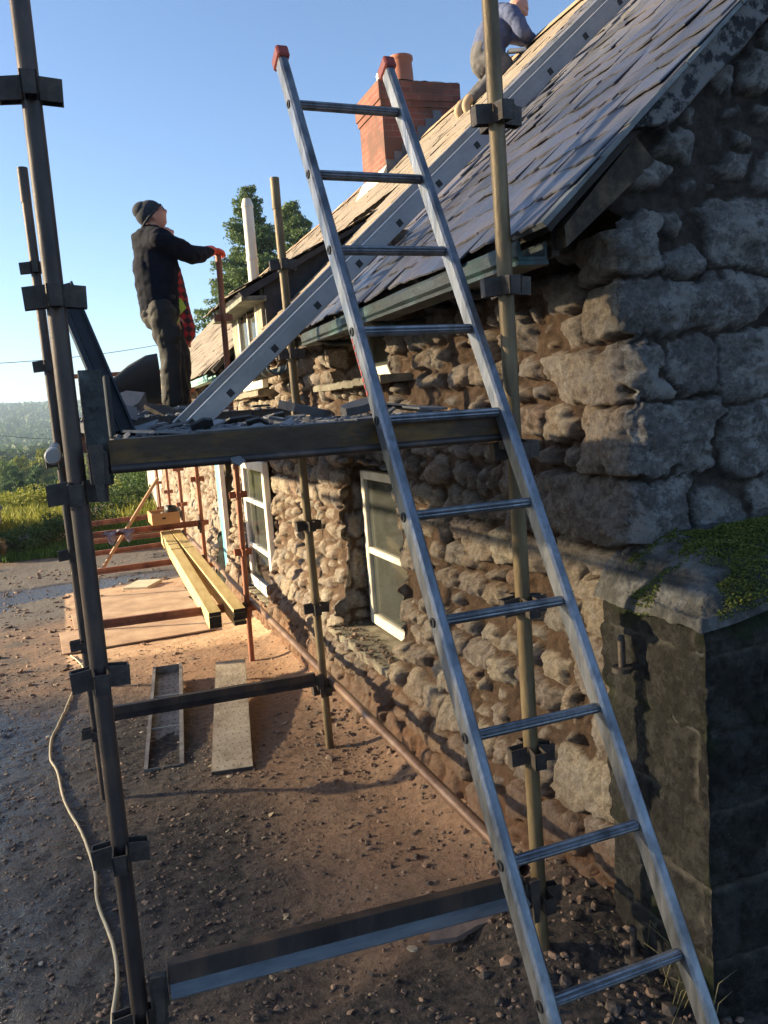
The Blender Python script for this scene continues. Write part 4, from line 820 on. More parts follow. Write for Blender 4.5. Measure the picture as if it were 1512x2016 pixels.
for i in range(NR):
    M = Matrix(((ru.x, rs.x, rn.x, foot.x), (ru.y, rs.y, rn.y, foot.y), (ru.z, rs.z, rn.z, foot.z), (0, 0, 0, 1)))
    b = MB(); b.box((0.24+0.3*i-0.015, 0.02, -0.023), (0.24+0.3*i+0.015, 0.41, 0.007), M, 0.002); rb(b, 'rung', alu2)
# new timber, two stacks of planks on the cross beams
pine = mat('new_green_pine', ((0, (0.44, 0.31, 0.12)), (0.5, (0.60, 0.45, 0.19)), (1, (0.68, 0.55, 0.28))), 6, 0.7, bump=0.15, bscale=40, stretch=(3, 0.5, 3))
endgr = mat('dark_end_grain', ((0, (0.02, 0.015, 0.01)), (1, (0.05, 0.038, 0.025))), 30, 0.9)
for s_, (xa_, xb_, nm) in enumerate(((0.985, 0.955, 'left'), (1.188, 1.06, 'right'))):
    for k in range(4):
        top = 0.098-0.0005-k*0.0345; dy = random.uniform(-0.02, 0.02); y0 = 4.50+dy; y1 = 7.35+dy; sl = 0.125
        p = Vector((xa_+random.uniform(-.003, .003), y0, top-0.0165)); q = Vector((xb_, y1, top-0.0165+(y1-y0)*sl))
        t = empty('timber_plank', p); 
        tag(t, 'new pale pine plank, %s of the %s stack on the cross beams' % (('topmost', 'second from the top', 'third from the top', 'lowest')[k], nm), 'plank', 'new pine planks stacked on the scaffold')
        b = MB(); b.beam(Vector((0, 0, 0)), q-p, 0.101, 0.033, bev=0.002); b.build('board', pine, t)
        b = MB(); d_ = (q-p).normalized(); b.beam(-d_*0.002, -d_*0.0, 0.0995, 0.0315); b.build('end_grain', endgr, t)
    for yy in (6.55, 6.75):
        f = (yy-4.5)/2.85; c = Vector((xa_+(xb_-xa_)*f, yy, 0.098-0.069+f*2.85*0.125)); b = MB(); d_ = Vector((xb_-xa_, 2.85, 2.85*0.125)).normalized(); b.beam(c-d_*0.006, c+d_*0.006, 0.1035, 0.1415); o = b.build('packing_strap', MATS['dark_end_grain']); tag(o, 'thin dark packing strap round the %s stack of pine planks, %s one' % (nm, 'nearer' if yy < 6.6 else 'farther'), 'strap')
# box of bits on the far transoms
bx = empty('wooden_box', (0.96, 7.3, 0.545)); tag(bx, 'open orange wooden box resting on rusty cross beams by the wall', 'box')
crate = mat('orange_ply', ((0, (0.42, 0.20, 0.075)), (1, (0.60, 0.32, 0.13))), 5, 0.6, stretch=(0.5, 1, 2))
b = MB()
for (a, c, d, e) in ((-0.15, -0.15, 0.15, -0.135), (-0.15, 0.29, 0.15, 0.305), (-0.15, -0.135, -0.135, 0.29), (0.135, -0.135, 0.15, 0.29)): b.box((a, c, 0), (d, e, 0.125), None, 0.002)
b.box((-0.14, -0.14, 0.0), (0.14, 0.3, 0.01)); b.build('panels', crate, bx)
b = MB(); b.box((-0.04, -0.153, 0.06), (0.0, -0.150, 0.078)); b.build('handle_slot', MATS['black_plastic'], bx)
pebbles('box_contents', 60, (0.84, 1.09, 7.18, 7.58), (0.012, 0.03), chip2, 31, 0.5, zfun=lambda x, y: 0.635, kind='stuff')
b = MB(); b.tube([(0.99, 7.25, 0.695), (1.08, 7.30, 0.69)], [0.055, 0.045], 12); b.tube([(1.05, 7.22, 0.68), (1.12, 7.36, 0.67)], [0.03, 0.035], 10); o = b.build('black_sleeve', MATS['black_plastic'], None, True); tag(o, 'black rubber sleeve lying on top of the wooden box', 'rubber sleeve')
# cloth over a rail
q = MB(); n = 14; vs = []
for j in range(9):
    for i in range(n+1):
        u = i/n; v = j/8; x = 0.31+0.30*u; fall = abs(v-0.3)*0.26*(0.55+0.45*math.sin(u*9)); y = 7.30+(v-0.35)*0.09+0.012*math.sin(u*21+v*5); vs.append((x+0.015*math.sin(v*7), y, 0.530-fall*(0.6+0.6*math.sin(u*PI))+0.008*math.sin(u*30)))
q.add(vs, [(j*(n+1)+i, j*(n+1)+i+1, (j+1)*(n+1)+i+1, (j+1)*(n+1)+i) for j in range(8) for i in range(n)])
o = q.build('cloth', mat('purple_grey_cloth', ((0, (0.10, 0.09, 0.14)), (0.5, (0.20, 0.19, 0.26)), (1, (0.42, 0.40, 0.48))), 14, 0.9), None, True); tag(o, 'crumpled grey and purple cloth hung over a rusty cross beam', 'cloth')
# pale slab on the ground, plywood sheets, loose slab, cream cable
b = MB(); b.box((-0.19, -0.26, 0), (0.19, 0.26, 0.05), None, 0.008); o = b.build('paving_block', mat('pale_block', ((0, (0.50, 0.42, 0.29)), (1, (0.66, 0.58, 0.42))), 5, 0.9, bump=0.3)); tag(o, 'pale flat block lying alone on the lit dirt', 'block'); o.location = (0.86, 10.25, gnd(0.86, 10.25)+0.0); o.rotation_euler = (0, 0, -0.5)
ply = mat('dusty_plywood', ((0, (0.24, 0.14, 0.08)), (0.5, (0.42, 0.27, 0.165)), (1, (0.56, 0.40, 0.26))), 2.2, 0.9, bump=0.3, bscale=40)
for k, (x0, y0, x1, y1, rz, lab) in enumerate(((-0.25, 6.35, 1.25, 7.5, 0.03, 'nearest'), (-0.12, 7.52, 1.3, 8.62, 0.03, 'middle'), (0.0, 8.64, 1.35, 9.7, 0.03, 'farthest'))):
    b = MB(); w2, l2 = (x1-x0)/2, (y1-y0)/2; b.box((-w2, -l2, 0), (w2, l2, 0.014), None, 0.002); o = b.build('plywood_sheet', ply); o.location = ((x0+x1)/2, (y0+y1)/2, gnd((x0+x1)/2, (y0+y1)/2)+0.022); o.rotation_euler = (-0.04, 0, rz); tag(o, 'dusty plywood sheet on the ground, the %s of the three' % lab, 'plywood sheet', 'plywood sheets on the ground')
b = MB(); r_ = random.Random(4); pts = [(-0.16, -0.05), (-0.10, 0.035), (0.0, 0.045), (0.12, 0.05), (0.17, 0.02), (0.15, -0.055), (0.04, -0.05), (-0.06, -0.075)]
b.prism([(x, y, 0) for x, y in pts], (0, 0, 0.018)); o = b.build('stone_flag', mat('reddish_flag', ((0, (0.13, 0.10, 0.09)), (1, (0.24, 0.18, 0.155))), 8, 0.9, bump=0.5, bscale=30)); o.location = (1.135, 0.31, gnd(1.1, 0.3)+0.02); o.rotation_euler = (0.05, 0.03, 0.05); tag(o, 'thin reddish stone flag lying by the foot of the near inner standard', 'stone flag')
cpts = [(-1.98, 6.2), (-1.86, 5.53), (-1.93, 4.9), (-1.98, 4.38), (-2.03, 3.9), (-2.06, 3.62), (-2.05, 3.2), (-2.00, 2.93), (-1.95, 2.45), (-1.86, 1.98), (-1.80, 1.5), (-1.79, 1.20), (-1.74, 0.85), (-1.73, 0.62), (-1.75, 0.3), (-1.66, -0.1)]
def crom(P, n=8):
    out = []
    for i in range(len(P)-1):
        p0 = Vector(P[max(i-1, 0)]); p1 = Vector(P[i]); p2 = Vector(P[i+1]); p3 = Vector(P[min(i+2, len(P)-1)])
        for k in range(n):
            t = k/n; out.append(0.5*((2*p1)+(p2-p0)*t+(2*p0-5*p1+4*p2-p3)*t*t+(3*p1-p0-3*p2+p3)*t**3))
    return out+[Vector(P[-1])]
# (positions in the house frame, unprojected onto the yard)
W_ = [H(x, y, 0) for x, y in cpts]; W_ = crom([(p.x, p.y, 0) for p in W_])
b = MB(); b.tube([(p.x, p.y, gnd(p.x, p.y)+0.012) for p in W_], 0.0075, 8); o = b.build('cable', mat('cream_cable', ((0, (0.42, 0.34, 0.2)), (1, (0.56, 0.47, 0.3))), 5, 0.55), None, True); tag(o, 'thin cream cable snaking over the wet gravel on the left', 'cable')
# gate pillar with hinge pins
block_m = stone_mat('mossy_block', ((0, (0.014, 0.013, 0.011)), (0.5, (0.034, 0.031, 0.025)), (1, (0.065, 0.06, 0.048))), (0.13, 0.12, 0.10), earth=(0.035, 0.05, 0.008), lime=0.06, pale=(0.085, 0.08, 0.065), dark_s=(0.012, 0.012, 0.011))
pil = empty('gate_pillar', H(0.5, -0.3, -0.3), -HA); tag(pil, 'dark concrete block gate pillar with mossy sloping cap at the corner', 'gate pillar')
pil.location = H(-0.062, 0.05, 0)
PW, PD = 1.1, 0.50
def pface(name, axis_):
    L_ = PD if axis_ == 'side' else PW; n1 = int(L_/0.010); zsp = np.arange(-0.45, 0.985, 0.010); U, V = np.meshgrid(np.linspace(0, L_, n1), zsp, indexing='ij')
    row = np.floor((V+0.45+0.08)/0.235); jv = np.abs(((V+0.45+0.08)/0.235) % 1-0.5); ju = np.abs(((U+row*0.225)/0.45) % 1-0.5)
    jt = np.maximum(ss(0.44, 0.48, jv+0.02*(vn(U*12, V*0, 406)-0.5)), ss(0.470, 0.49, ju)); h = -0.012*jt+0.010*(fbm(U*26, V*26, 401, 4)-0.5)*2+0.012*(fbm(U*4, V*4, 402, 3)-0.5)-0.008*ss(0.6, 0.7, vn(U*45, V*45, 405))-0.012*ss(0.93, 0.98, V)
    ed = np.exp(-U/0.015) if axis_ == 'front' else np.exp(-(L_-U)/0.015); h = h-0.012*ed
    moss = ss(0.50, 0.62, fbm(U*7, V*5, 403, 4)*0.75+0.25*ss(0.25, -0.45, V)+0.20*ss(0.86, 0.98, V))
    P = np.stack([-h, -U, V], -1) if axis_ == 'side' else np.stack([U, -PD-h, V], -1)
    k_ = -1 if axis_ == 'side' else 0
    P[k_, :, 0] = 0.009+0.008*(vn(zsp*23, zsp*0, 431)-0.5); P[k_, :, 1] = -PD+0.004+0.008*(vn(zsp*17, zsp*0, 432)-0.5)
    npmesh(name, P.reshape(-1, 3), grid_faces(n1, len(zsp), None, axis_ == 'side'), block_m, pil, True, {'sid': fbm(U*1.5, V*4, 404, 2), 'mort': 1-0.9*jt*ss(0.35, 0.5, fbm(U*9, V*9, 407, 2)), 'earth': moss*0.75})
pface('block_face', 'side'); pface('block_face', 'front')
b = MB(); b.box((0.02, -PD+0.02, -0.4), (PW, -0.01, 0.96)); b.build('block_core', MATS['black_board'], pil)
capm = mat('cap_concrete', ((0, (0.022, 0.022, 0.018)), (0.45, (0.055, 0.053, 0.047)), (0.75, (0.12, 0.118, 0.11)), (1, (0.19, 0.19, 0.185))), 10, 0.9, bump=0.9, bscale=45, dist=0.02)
nx_, ny_ = 150, 80; U, V = np.meshgrid(np.linspace(0, 1, nx_), np.linspace(0, 1, ny_), indexing='ij'); xx = -0.016+U*(PW+0.03)+0.014*(fbm(V*9, U*3, 433, 3)-0.5); yy2 = 0.02-V*(PD+0.036)+0.014*(fbm(U*9, V*3, 434, 3)-0.5)
ed = np.minimum(np.minimum(U*PW, (1-V)*PD+0.0), V*PD+0.2); zc = 0.960+0.010*(fbm(U*10, V*8, 435, 2)-0.5)*2*ss(0.02, 0, ed)+0.035*ss(-0.002, 0.012, ed)+0.065*ss(0.0, 0.09, ed)+0.060*ss(0.03, 0.24, ed)+0.050*ss(0.05, 0.4, U*PW)+0.045*(fbm(U*6, V*5, 410, 6)-0.5)*2*ss(0, 0.05, ed)
npmesh('pillar_cap', np.stack([xx, yy2, zc], -1).reshape(-1, 3), grid_faces(nx_, ny_, None, True), capm, pil, True)
# moss cushions: leafy tufts on the cap
mossm = mat('moss', ((0, (0.03, 0.04, 0.006)), (0.5, (0.10, 0.12, 0.015)), (1, (0.22, 0.23, 0.04))), 40, 0.95, bump=0.6, bscale=120, attr='tint', attr_amt=0.5)
r_ = np.random.default_rng(77); NM = 150000; mu = r_.random(NM); mv = r_.random(NM); md_ = fbm(mu*5.5+3, mv*4, 415, 4)*0.9+0.14*ss(0.10, 0.28, mu)*ss(0.15, 0.45, mv)+0.03*(vn(mu*60, mv*30, 416)-0.5)
kp = np.nonzero(md_ > 0.485)[0][:60000]; mu, mv, md_ = mu[kp], mv[kp], md_[kp]; n = len(kp); ii = (mu*(nx_-1)).astype(int); jj = (mv*(ny_-1)).astype(int)
C = np.stack([xx[ii, jj]+r_.normal(0, .004, n), yy2[ii, jj]+r_.normal(0, .004, n), zc[ii, jj]+r_.random(n)*np.minimum((md_-0.48)*0.16, 0.022)], -1)
nn_ = r_.normal(size=(n, 3)); nn_[:, 2] = np.abs(nn_[:, 2])+0.5; nn_ /= np.linalg.norm(nn_, axis=1)[:, None]; a_ = np.cross(nn_, [1, 0.2, 0.1]); a_ /= np.linalg.norm(a_, axis=1)[:, None]; q_ = np.cross(nn_, a_); sz = r_.uniform(0.0018, 0.004, n)[:, None]
V_ = np.stack([C+a_*sz, C+q_*sz, C-a_*sz, C-q_*sz], 1).reshape(-1, 3)
npmesh('moss_cushions', V_, np.arange(4*n).reshape(-1, 4), mossm, pil, False, {'tint': np.repeat(r_.random(n), 4)})
for (y, z, nm) in ((-0.19, 0.79, 'upper'), (-0.19, -0.19, 'lower')):
    b = MB(); b.tube([(-0.055, y, z-0.008), (-0.055, y, z+0.085)], 0.0115, 14); b.tube([(-0.055, y, z+0.085), (-0.055, y, z+0.095)], [0.012, 0.008], 14); b.pipe((-0.055, y, z-0.022), (-0.055, y, z-0.006), 0.032, 0.010, 18); b.box((-0.03, y-0.012, z-0.022), (0.03, y+0.012, z-0.006))
    b.build('hinge_pin', MATS['press_steel'], pil, True, auto=35)
# ------------------------------------------------------------------ slate rubble and other things on the platform
slc = mat('slate_dust', ((0, (0.05, 0.05, 0.052)), (0.5, (0.12, 0.12, 0.125)), (1, (0.27, 0.265, 0.26))), 14, 0.75, bump=0.3, attr='tint', attr_amt=0.7)
def pz(x, y): return 1.618 if y < 2.4 else 1.685
pebbles('slate_crumbs', 1500, (0.11, 1.2, 0.0, 4.6), (0.006, 0.030), slc, 51, 0.35, zfun=lambda x, y: pz(x, y))
def shard(name, loc, size, rot, th, label, m, seed, cat='slate', group=None):
    r_ = random.Random(seed); n = r_.randint(5, 7); pts = []
    for k in range(n): a = 2*PI*k/n+r_.uniform(-0.25, 0.25); pts.append((size[0]/2*math.cos(a)*r_.uniform(0.8, 1.15), size[1]/2*math.sin(a)*r_.uniform(0.8, 1.15), 0))
    b = MB(); b.cur = r_.random(); b.prism(pts, (0, 0, th)); o = b.build(name, m); o.location = loc; o.rotation_euler = rot; tag(o, label, cat, group); return o
r_ = random.Random(9)
for k in range(46):
    x = r_.uniform(0.16, 1.15); y = r_.uniform(0.03, 4.4); s = r_.uniform(0.05, 0.15)
    shard('slate_fragment', (x, y, pz(x, y)+r_.uniform(0.004, 0.022)), (s*1.5, s), (r_.gauss(0, 0.16), r_.gauss(0, 0.16), r_.uniform(0, 6)), 0.007, 'broken slate fragment lying among the dust on the platform', slc, 100+k, 'slate fragment', 'broken slates on the platform')
heap = [((0.34, 3.0, 1.70), (0.30, 0.22), (0.5, -0.35, 0.3), 0.10, 'big grey stone lump in the heap left of the worker\'s boots', 'stone'), ((0.47, 3.2, 1.72), (0.25, 0.18), (0.3, 0.5, 1.0), 0.03, 'thick tilted slate in the heap left of the boots', 'slate'),
        ((0.56, 2.6, 1.69), (0.34, 0.16), (0.25, 0.35, -0.5), 0.025, 'long brown tilted offcut in front of the boots', 'offcut'), ((0.72, 2.9, 1.69), (0.28, 0.2), (-0.2, 0.25, 0.2), 0.02, 'flat slate beside the foot of the roof ladder', 'slate'),
        ((0.26, 2.2, 1.66), (0.28, 0.20), (0.2, 0.3, 2.0), 0.07, 'rough stone lump beside the black toe board', 'stone'), ((0.44, 3.6, 1.76), (0.20, 0.14), (0.9, 0.2, 0.4), 0.012, 'shiny bluish slate propped on the heap', 'slate'),
        ((0.83, 0.75, 1.645), (0.22, 0.12), (0.15, 0.25, 0.2), 0.03, 'dark slate lump near the right end of the platform', 'slate'), ((1.0, 0.6, 1.64), (0.16, 0.10), (0.2, -0.2, 0.2), 0.03, 'small dark slate lump by the inner standard', 'slate'),
        ((0.405, -0.078, 1.535), (0.045, 0.028), (1.2, 0.1, 0.1), 0.008, 'slate chip caught on the lower edge of the platform beam', 'slate')]
for k, (l, s, ro, th, lab, ct) in enumerate(heap): shard('stone_lump' if ct == 'stone' else 'wood_offcut' if ct == 'offcut' else 'loose_slate', l, s, ro, th, lab, slc if ct != 'offcut' else wood_old, 300+k, ct)
pebbles('rubble_heap', 240, (0.18, 0.75, 2.5, 3.9), (0.015, 0.055), slc, 52, 0.6, zfun=lambda x, y: 1.68+0.055*math.exp(-((x-0.42)/0.2)**2-((y-3.2)/0.5)**2))
# curved dark rubber sheet slumped beside the worker
ns, nw = 26, 8; S_, W2 = np.meshgrid(np.linspace(0, 1, ns), np.linspace(0, 1, nw), indexing='ij')
outl = np.array([(0.12, 1.70), (0.22, 1.84), (0.36, 1.98), (0.50, 2.08), (0.62, 2.14), (0.70, 2.15)]); xs_ = np.interp(S_, np.linspace(0, 1, 6), outl[:, 0]); zt_ = np.interp(S_, np.linspace(0, 1, 6), outl[:, 1])
zb_ = 1.70+0.0*S_+0.10*ss(0.45, 0.8, S_); P = np.stack([xs_+0.03*W2, 4.15+0.30*W2**2+0.05*np.sin(S_*5), zt_+(zb_-zt_)*W2], -1)
o = npmesh('rubber_sheet', P.reshape(-1, 3), grid_faces(ns, nw), MATS['black_board'], None, True); md = o.modifiers.new('solid', 'SOLIDIFY'); md.thickness = 0.012; tag(o, 'stiff dark rubber sheet curling up beside the worker in the beanie', 'rubber sheet')
# ------------------------------------------------------------------ people
DG = bpy.context.evaluated_depsgraph_get
def V3(*a): return Vector(a)
def skinmesh(chains, sub=2, root=0):
    """tapered rounded limb segments as closed shells; fuse() melts them into one continuous surface"""
    mb_ = MB()
    for ch in chains:
        pts = [(Vector(p), r if isinstance(r, tuple) else (r, r)) for p, r in ch]
        if len(pts) == 1: pts.append((pts[0][0]+V3(0, 0, 0.001), pts[0][1]))
        out = []                                                        # smooth the chain
        for i in range(len(pts)-1):
            p0 = pts[max(i-1, 0)]; p1 = pts[i]; p2 = pts[i+1]; p3 = pts[min(i+2, len(pts)-1)]
            for k in range(4):
                t = k/4; cr_ = lambda a, b, c, d: 0.5*((2*b)+(c-a)*t+(2*a-5*b+4*c-d)*t*t+(3*b-a-3*c+d)*t**3)
                out.append((cr_(p0[0], p1[0], p2[0], p3[0])*0.6+p1[0].lerp(p2[0], t)*0.4, (p1[1][0]*(1-t)+p2[1][0]*t, p1[1][1]*(1-t)+p2[1][1]*t)))
        out.append(pts[-1])
        for i in range(len(out)-1):
            (p, rp_), (q, rq_) = out[i], out[i+1]; d = q-p
            if d.length < 1e-6: continue
            d = d.normalized(); ax = Vector((1, 0, 0)); a = ax-d*ax.dot(d)
            if a.length < 0.35: ax = Vector((0, 0, 1)); a = ax-d*ax.dot(d)
            a.normalize(); b_ = d.cross(a); n = 16; vs = []; rings = []
            for t in (-1, -0.8, -0.45, 0): c = math.sqrt(max(0.0, 1-t*t)); rings.append((p+d*t*min(rp_)*0.95, c*rp_[0], c*rp_[1]))
            for t in (0, 0.45, 0.8, 1): c = math.sqrt(max(0.0, 1-t*t)); rings.append((q+d*t*min(rq_)*0.95, c*rq_[0], c*rq_[1]))
            for c, r1, r2 in rings:
                r1 = max(r1, 1e-4); r2 = max(r2, 1e-4)
                for k in range(n): vs.append(c+a*r1*math.cos(2*PI*k/n)+b_*r2*math.sin(2*PI*k/n))
            m_ = len(rings); mb_.add(vs, [(j*n+k, j*n+(k+1) % n, (j+1)*n+(k+1) % n, (j+1)*n+k) for j in range(m_-1) for k in range(n)]+[tuple(range(n))[::-1], tuple((m_-1)*n+k for k in range(n))])
    me = bpy.data.meshes.new('tmp'); me.from_pydata([tuple(v) for v in mb_.v], [], mb_.f); return me
def arr(me):
    v = np.zeros(len(me.vertices)*3); me.vertices.foreach_get('co', v); return v.reshape(-1, 3)
def fuse(name, meshes, m, parent, voxel=0.008, wrinkle=0.0, wscale=9, seed=0, smooth=3, stretch=(1, 1, 1), mats=None):
    bm = bmesh.new()
    for me in meshes: bm.from_mesh(me)
    me = bpy.data.meshes.new('tmp'); bm.to_mesh(me); bm.free(); o = bpy.data.objects.new('tmp', me); COL.objects.link(o)
    rm = o.modifiers.new('r', 'REMESH'); rm.mode = 'VOXEL'; rm.voxel_size = voxel; sm = o.modifiers.new('s', 'SMOOTH'); sm.factor = 0.5; sm.iterations = smooth
    bpy.context.view_layer.update(); out = bpy.data.meshes.new_from_object(o.evaluated_get(DG())); bpy.data.objects.remove(o)
    v = arr(out)
    if wrinkle:
        nr = np.zeros(len(v)*3); out.vertices.foreach_get('normal', nr); nr = nr.reshape(-1, 3); a, b_, c = (v*np.array(stretch)*wscale).T
        w_ = (np.abs(fbm(a+c*0.4, c+b_, seed, 3)-0.5)+np.abs(fbm(b_+a*0.6, c*1.3, seed+9, 3)-0.5))*2-0.45
        v = v+nr*(w_*wrinkle)[:, None]; out.vertices.foreach_set('co', v.ravel())
    out.name = name; out.polygons.foreach_set('use_smooth', [True]*len(out.polygons)); out.materials.clear(); out.materials.append(m)
    ob = bpy.data.objects.new(name, out); COL.objects.link(ob); ob.parent = parent; return ob
def ball(c, r, M=None, seg=20, ring=14):
    b = MB(); vs = []; 
    for j in range(ring+1):
        th = PI*j/ring
        for i in range(seg): ph = 2*PI*i/seg; vs.append(Vector((math.sin(th)*math.cos(ph)*r[0], math.sin(th)*math.sin(ph)*r[1], math.cos(th)*r[2])))
    vs = [(M @ v if M is not None else v)+Vector(c) for v in vs]
    me = bpy.data.meshes.new('b'); me.from_pydata([tuple(v) for v in vs], [], [(j*seg+i, (j+1)*seg+i, (j+1)*seg+(i+1) % seg, j*seg+(i+1) % seg) for j in range(ring) for i in range(seg)])
    bm = bmesh.new(); bm.from_mesh(me); bmesh.ops.remove_doubles(bm, verts=bm.verts, dist=1e-5); bmesh.ops.recalc_face_normals(bm, faces=bm.faces); bm.to_mesh(me); bm.free(); return me
def head_mesh(c, R):
    """head centred on c; R: 3x3, local +x is where the face looks, +z the crown"""
    n1, n2 = 72, 56; vs = []; 
    for j in range(n2+1):
        th = PI*j/n2
        for i in range(n1):
            ph = 2*PI*i/n1; d = np.array([math.sin(th)*math.cos(ph), math.sin(th)*math.sin(ph), math.cos(th)])
            x, y, z = d*np.array([0.098, 0.076, 0.118])
            if z < 0: x = x*(1-0.10*min(1, -z/0.118)) ; y *= 1-0.32*min(1, (-z/0.118))**1.4
            f = max(0, d[0])
            def g(yc, zc, sy, sz): return math.exp(-((y-yc)/sy)**2-((z-zc)/sz)**2)
            if d[0] > 0.1:
                x += 0.026*g(0, -0.022, 0.013, 0.020)+0.010*g(0, 0.004, 0.010, 0.024)            # nose
                x += 0.007*g(0, 0.030, 0.045, 0.011)                                             # brow
                x -= 0.012*(g(0.032, 0.010, 0.016, 0.011)+g(-0.032, 0.010, 0.016, 0.011))       # sockets
                x += 0.008*(g(0, -0.054, 0.022, 0.006)+g(0, -0.066, 0.020, 0.006))-0.006*g(0, -0.060, 0.024, 0.0028)   # lips
                x += 0.013*g(0, -0.094, 0.022, 0.016)                                            # chin
                x += 0.005*(g(0.045, -0.018, 0.018, 0.018)+g(-0.045, -0.018, 0.018, 0.018))
            vs.append((x, y, z))
    v = np.array(vs) @ np.array(R).T+np.array(c)
    me = bpy.data.meshes.new('h'); me.from_pydata([tuple(p) for p in v], [], [(j*n1+i, (j+1)*n1+i, (j+1)*n1+(i+1) % n1, j*n1+(i+1) % n1) for j in range(n2) for i in range(n1)])
    bm = bmesh.new(); bm.from_mesh(me); bmesh.ops.remove_doubles(bm, verts=bm.verts, dist=1e-5); bmesh.ops.recalc_face_normals(bm, faces=bm.faces); bm.to_mesh(me); bm.free(); return me
def frame(fx, up_=(0, 0, 1)):
    x = Vector(fx).normalized(); y = Vector(up_).cross(x).normalized(); z = x.cross(y); return np.array([[x[k], y[k], z[k]] for k in range(3)])
def ear_meshes(c, R):
    out = []
    for s in (-1, 1): p = np.array(c)+R @ np.array([-0.008, s*0.077, -0.008]); M = Matrix(R.tolist()); out.append(ball(p, (0.016, 0.009, 0.031), M, 14, 10))
    return out
def hand_mesh(wrist, d, nrm, curl, side=1, sc=1.0, fat=1.0):
    """five separate fingers; d: along the palm, nrm: palm side the fingers close towards"""
    d = Vector(d).normalized(); nn = Vector(nrm).normalized(); nn = (nn-d*nn.dot(d)).normalized(); s = d.cross(nn)*side; w0 = Vector(wrist); ms_ = []
    ms_.append(skinmesh([[(w0-d*0.03*sc, (0.024*fat*sc, 0.018*fat*sc)), (w0+d*0.02*sc, (0.034*fat*sc, 0.015*fat*sc)), (w0+d*0.075*sc, (0.038*fat*sc, 0.014*fat*sc))]], 2))
    for k, (off, L_) in enumerate(((0.030, 0.072), (0.010, 0.080), (-0.010, 0.075), (-0.029, 0.058))):
        p = w0+d*0.068*sc+s*off*sc*fat; ch = [(p-d*0.02*sc, 0.0095*fat*sc)]; a = 0.25*curl+0.05*k; dirv = d
        for q in range(3):
            a_ = a+curl*(0.35+0.55*q); dirv = d*math.cos(a_)+nn*math.sin(a_); p = p+dirv*L_*sc*(0.44, 0.31, 0.25)[q]; ch.append((p, (0.0088-0.0008*q)*fat*sc))
        ms_.append(skinmesh([ch], 1))
    p = w0+d*0.015*sc+s*0.028*sc; ch = [(p, 0.012*fat*sc)]
    for q, L_ in enumerate((0.035, 0.028, 0.022)):
        dv_ = (d*0.75+s*(0.65-0.35*q*curl)+nn*(0.25+0.45*curl*q*0.7)).normalized(); p = p+dv_*L_*sc; ch.append((p, (0.0105-0.001*q)*fat*sc))
    ms_.append(skinmesh([ch], 1)); return ms_
skin_m = mat('skin', ((0, (0.42, 0.19, 0.13)), (1, (0.56, 0.29, 0.21))), 8, 0.55, bump=0.05)
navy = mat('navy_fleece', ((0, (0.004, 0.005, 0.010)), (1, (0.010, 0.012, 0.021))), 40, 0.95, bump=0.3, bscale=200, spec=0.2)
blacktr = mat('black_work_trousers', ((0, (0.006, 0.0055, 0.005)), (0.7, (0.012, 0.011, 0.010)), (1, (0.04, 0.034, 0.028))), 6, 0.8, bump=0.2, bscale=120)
boot_m = mat('dusty_boots', ((0, (0.03, 0.024, 0.018)), (1, (0.12, 0.09, 0.06))), 14, 0.8)
beanie_m = mat('navy_knit', ((0, (0.012, 0.015, 0.022)), (1, (0.045, 0.05, 0.065))), 60, 0.95, bump=0.8, bscale=150)
glove_m = mat('orange_glove', ((0, (0.62, 0.055, 0.02)), (1, (0.80, 0.12, 0.05))), 12, 0.6)
def V3(*a): return Vector(a)
def person(label, loc, rz=0):
    t = empty('person', loc, rz); tag(t, label, 'person'); return t
def legs_chain(hip, knee, ankle, k=1.0): return [(hip, (0.092*k, 0.098*k)), (hip*0.45+knee*0.55, (0.076*k, 0.080*k)), (knee, (0.062*k, 0.064*k)), (knee*0.5+ankle*0.5, (0.056*k, 0.058*k)), (ankle, (0.046*k, 0.05*k))]
def boot(an, d, m, par):
    d = Vector(d).normalized(); a = skinmesh([[(an+V3(0, 0, 0.10), 0.052), (an+V3(0, 0, 0.03), 0.050), (an-d*0.03+V3(0, 0, -0.035), 0.044), (an+d*0.06+V3(0, 0, -0.04), (0.046, 0.04)), (an+d*0.15+V3(0, 0, -0.05), (0.046, 0.032)), (an+d*0.19+V3(0, 0, -0.052), (0.036, 0.026))]], 2)
    return fuse('boot', [a], m, par, 0.009, 0.003, 20, 3, 2)
# --- worker in navy hoodie and beanie (world coordinates relative to the feet)
p1 = person('worker in navy hoodie and dark beanie, orange glove resting on a scaffold standard', (0.835, 4.55, 1.69)); p1.scale = (0.955, 0.955, 0.955)
hipc = V3(-0.03, 0.0, 0.86); chest = V3(-0.02, 0.02, 1.25); neck = V3(-0.03, 0.03, 1.47); hc = V3(0.00, 0.035, 1.605)
shR = V3(0.0, -0.17, 1.385); elR = V3(0.24, -0.14, 1.265); wrR = V3(0.455, 0.20, 1.335); shL = V3(-0.02, 0.23, 1.38); elL = V3(0.0, 0.30, 1.12); wrL = V3(0.06, 0.27, 0.93)
wrR = V3(0.48, 0.30, 1.375); elR = V3(0.27, -0.06, 1.28)
kR = V3(0.01, -0.10, 0.47); aR = V3(-0.02, -0.12, 0.09); kL = V3(0.07, 0.12, 0.47); aL = V3(0.08, 0.16, 0.09); hR = V3(-0.03, -0.10, 0.84); hL = V3(-0.02, 0.11, 0.84)
HR = frame((0.86, -0.12, 0.50), (-0.45, 0, 0.9))
torso = [(hipc, (0.155, 0.13)), (V3(-0.01, 0.01, 1.02), (0.14, 0.115)), (chest, (0.165, 0.125)), (V3(-0.03, 0.03, 1.38), (0.13, 0.105)), (neck, 0.062), (V3(-0.02, 0.035, 1.56), 0.058)]
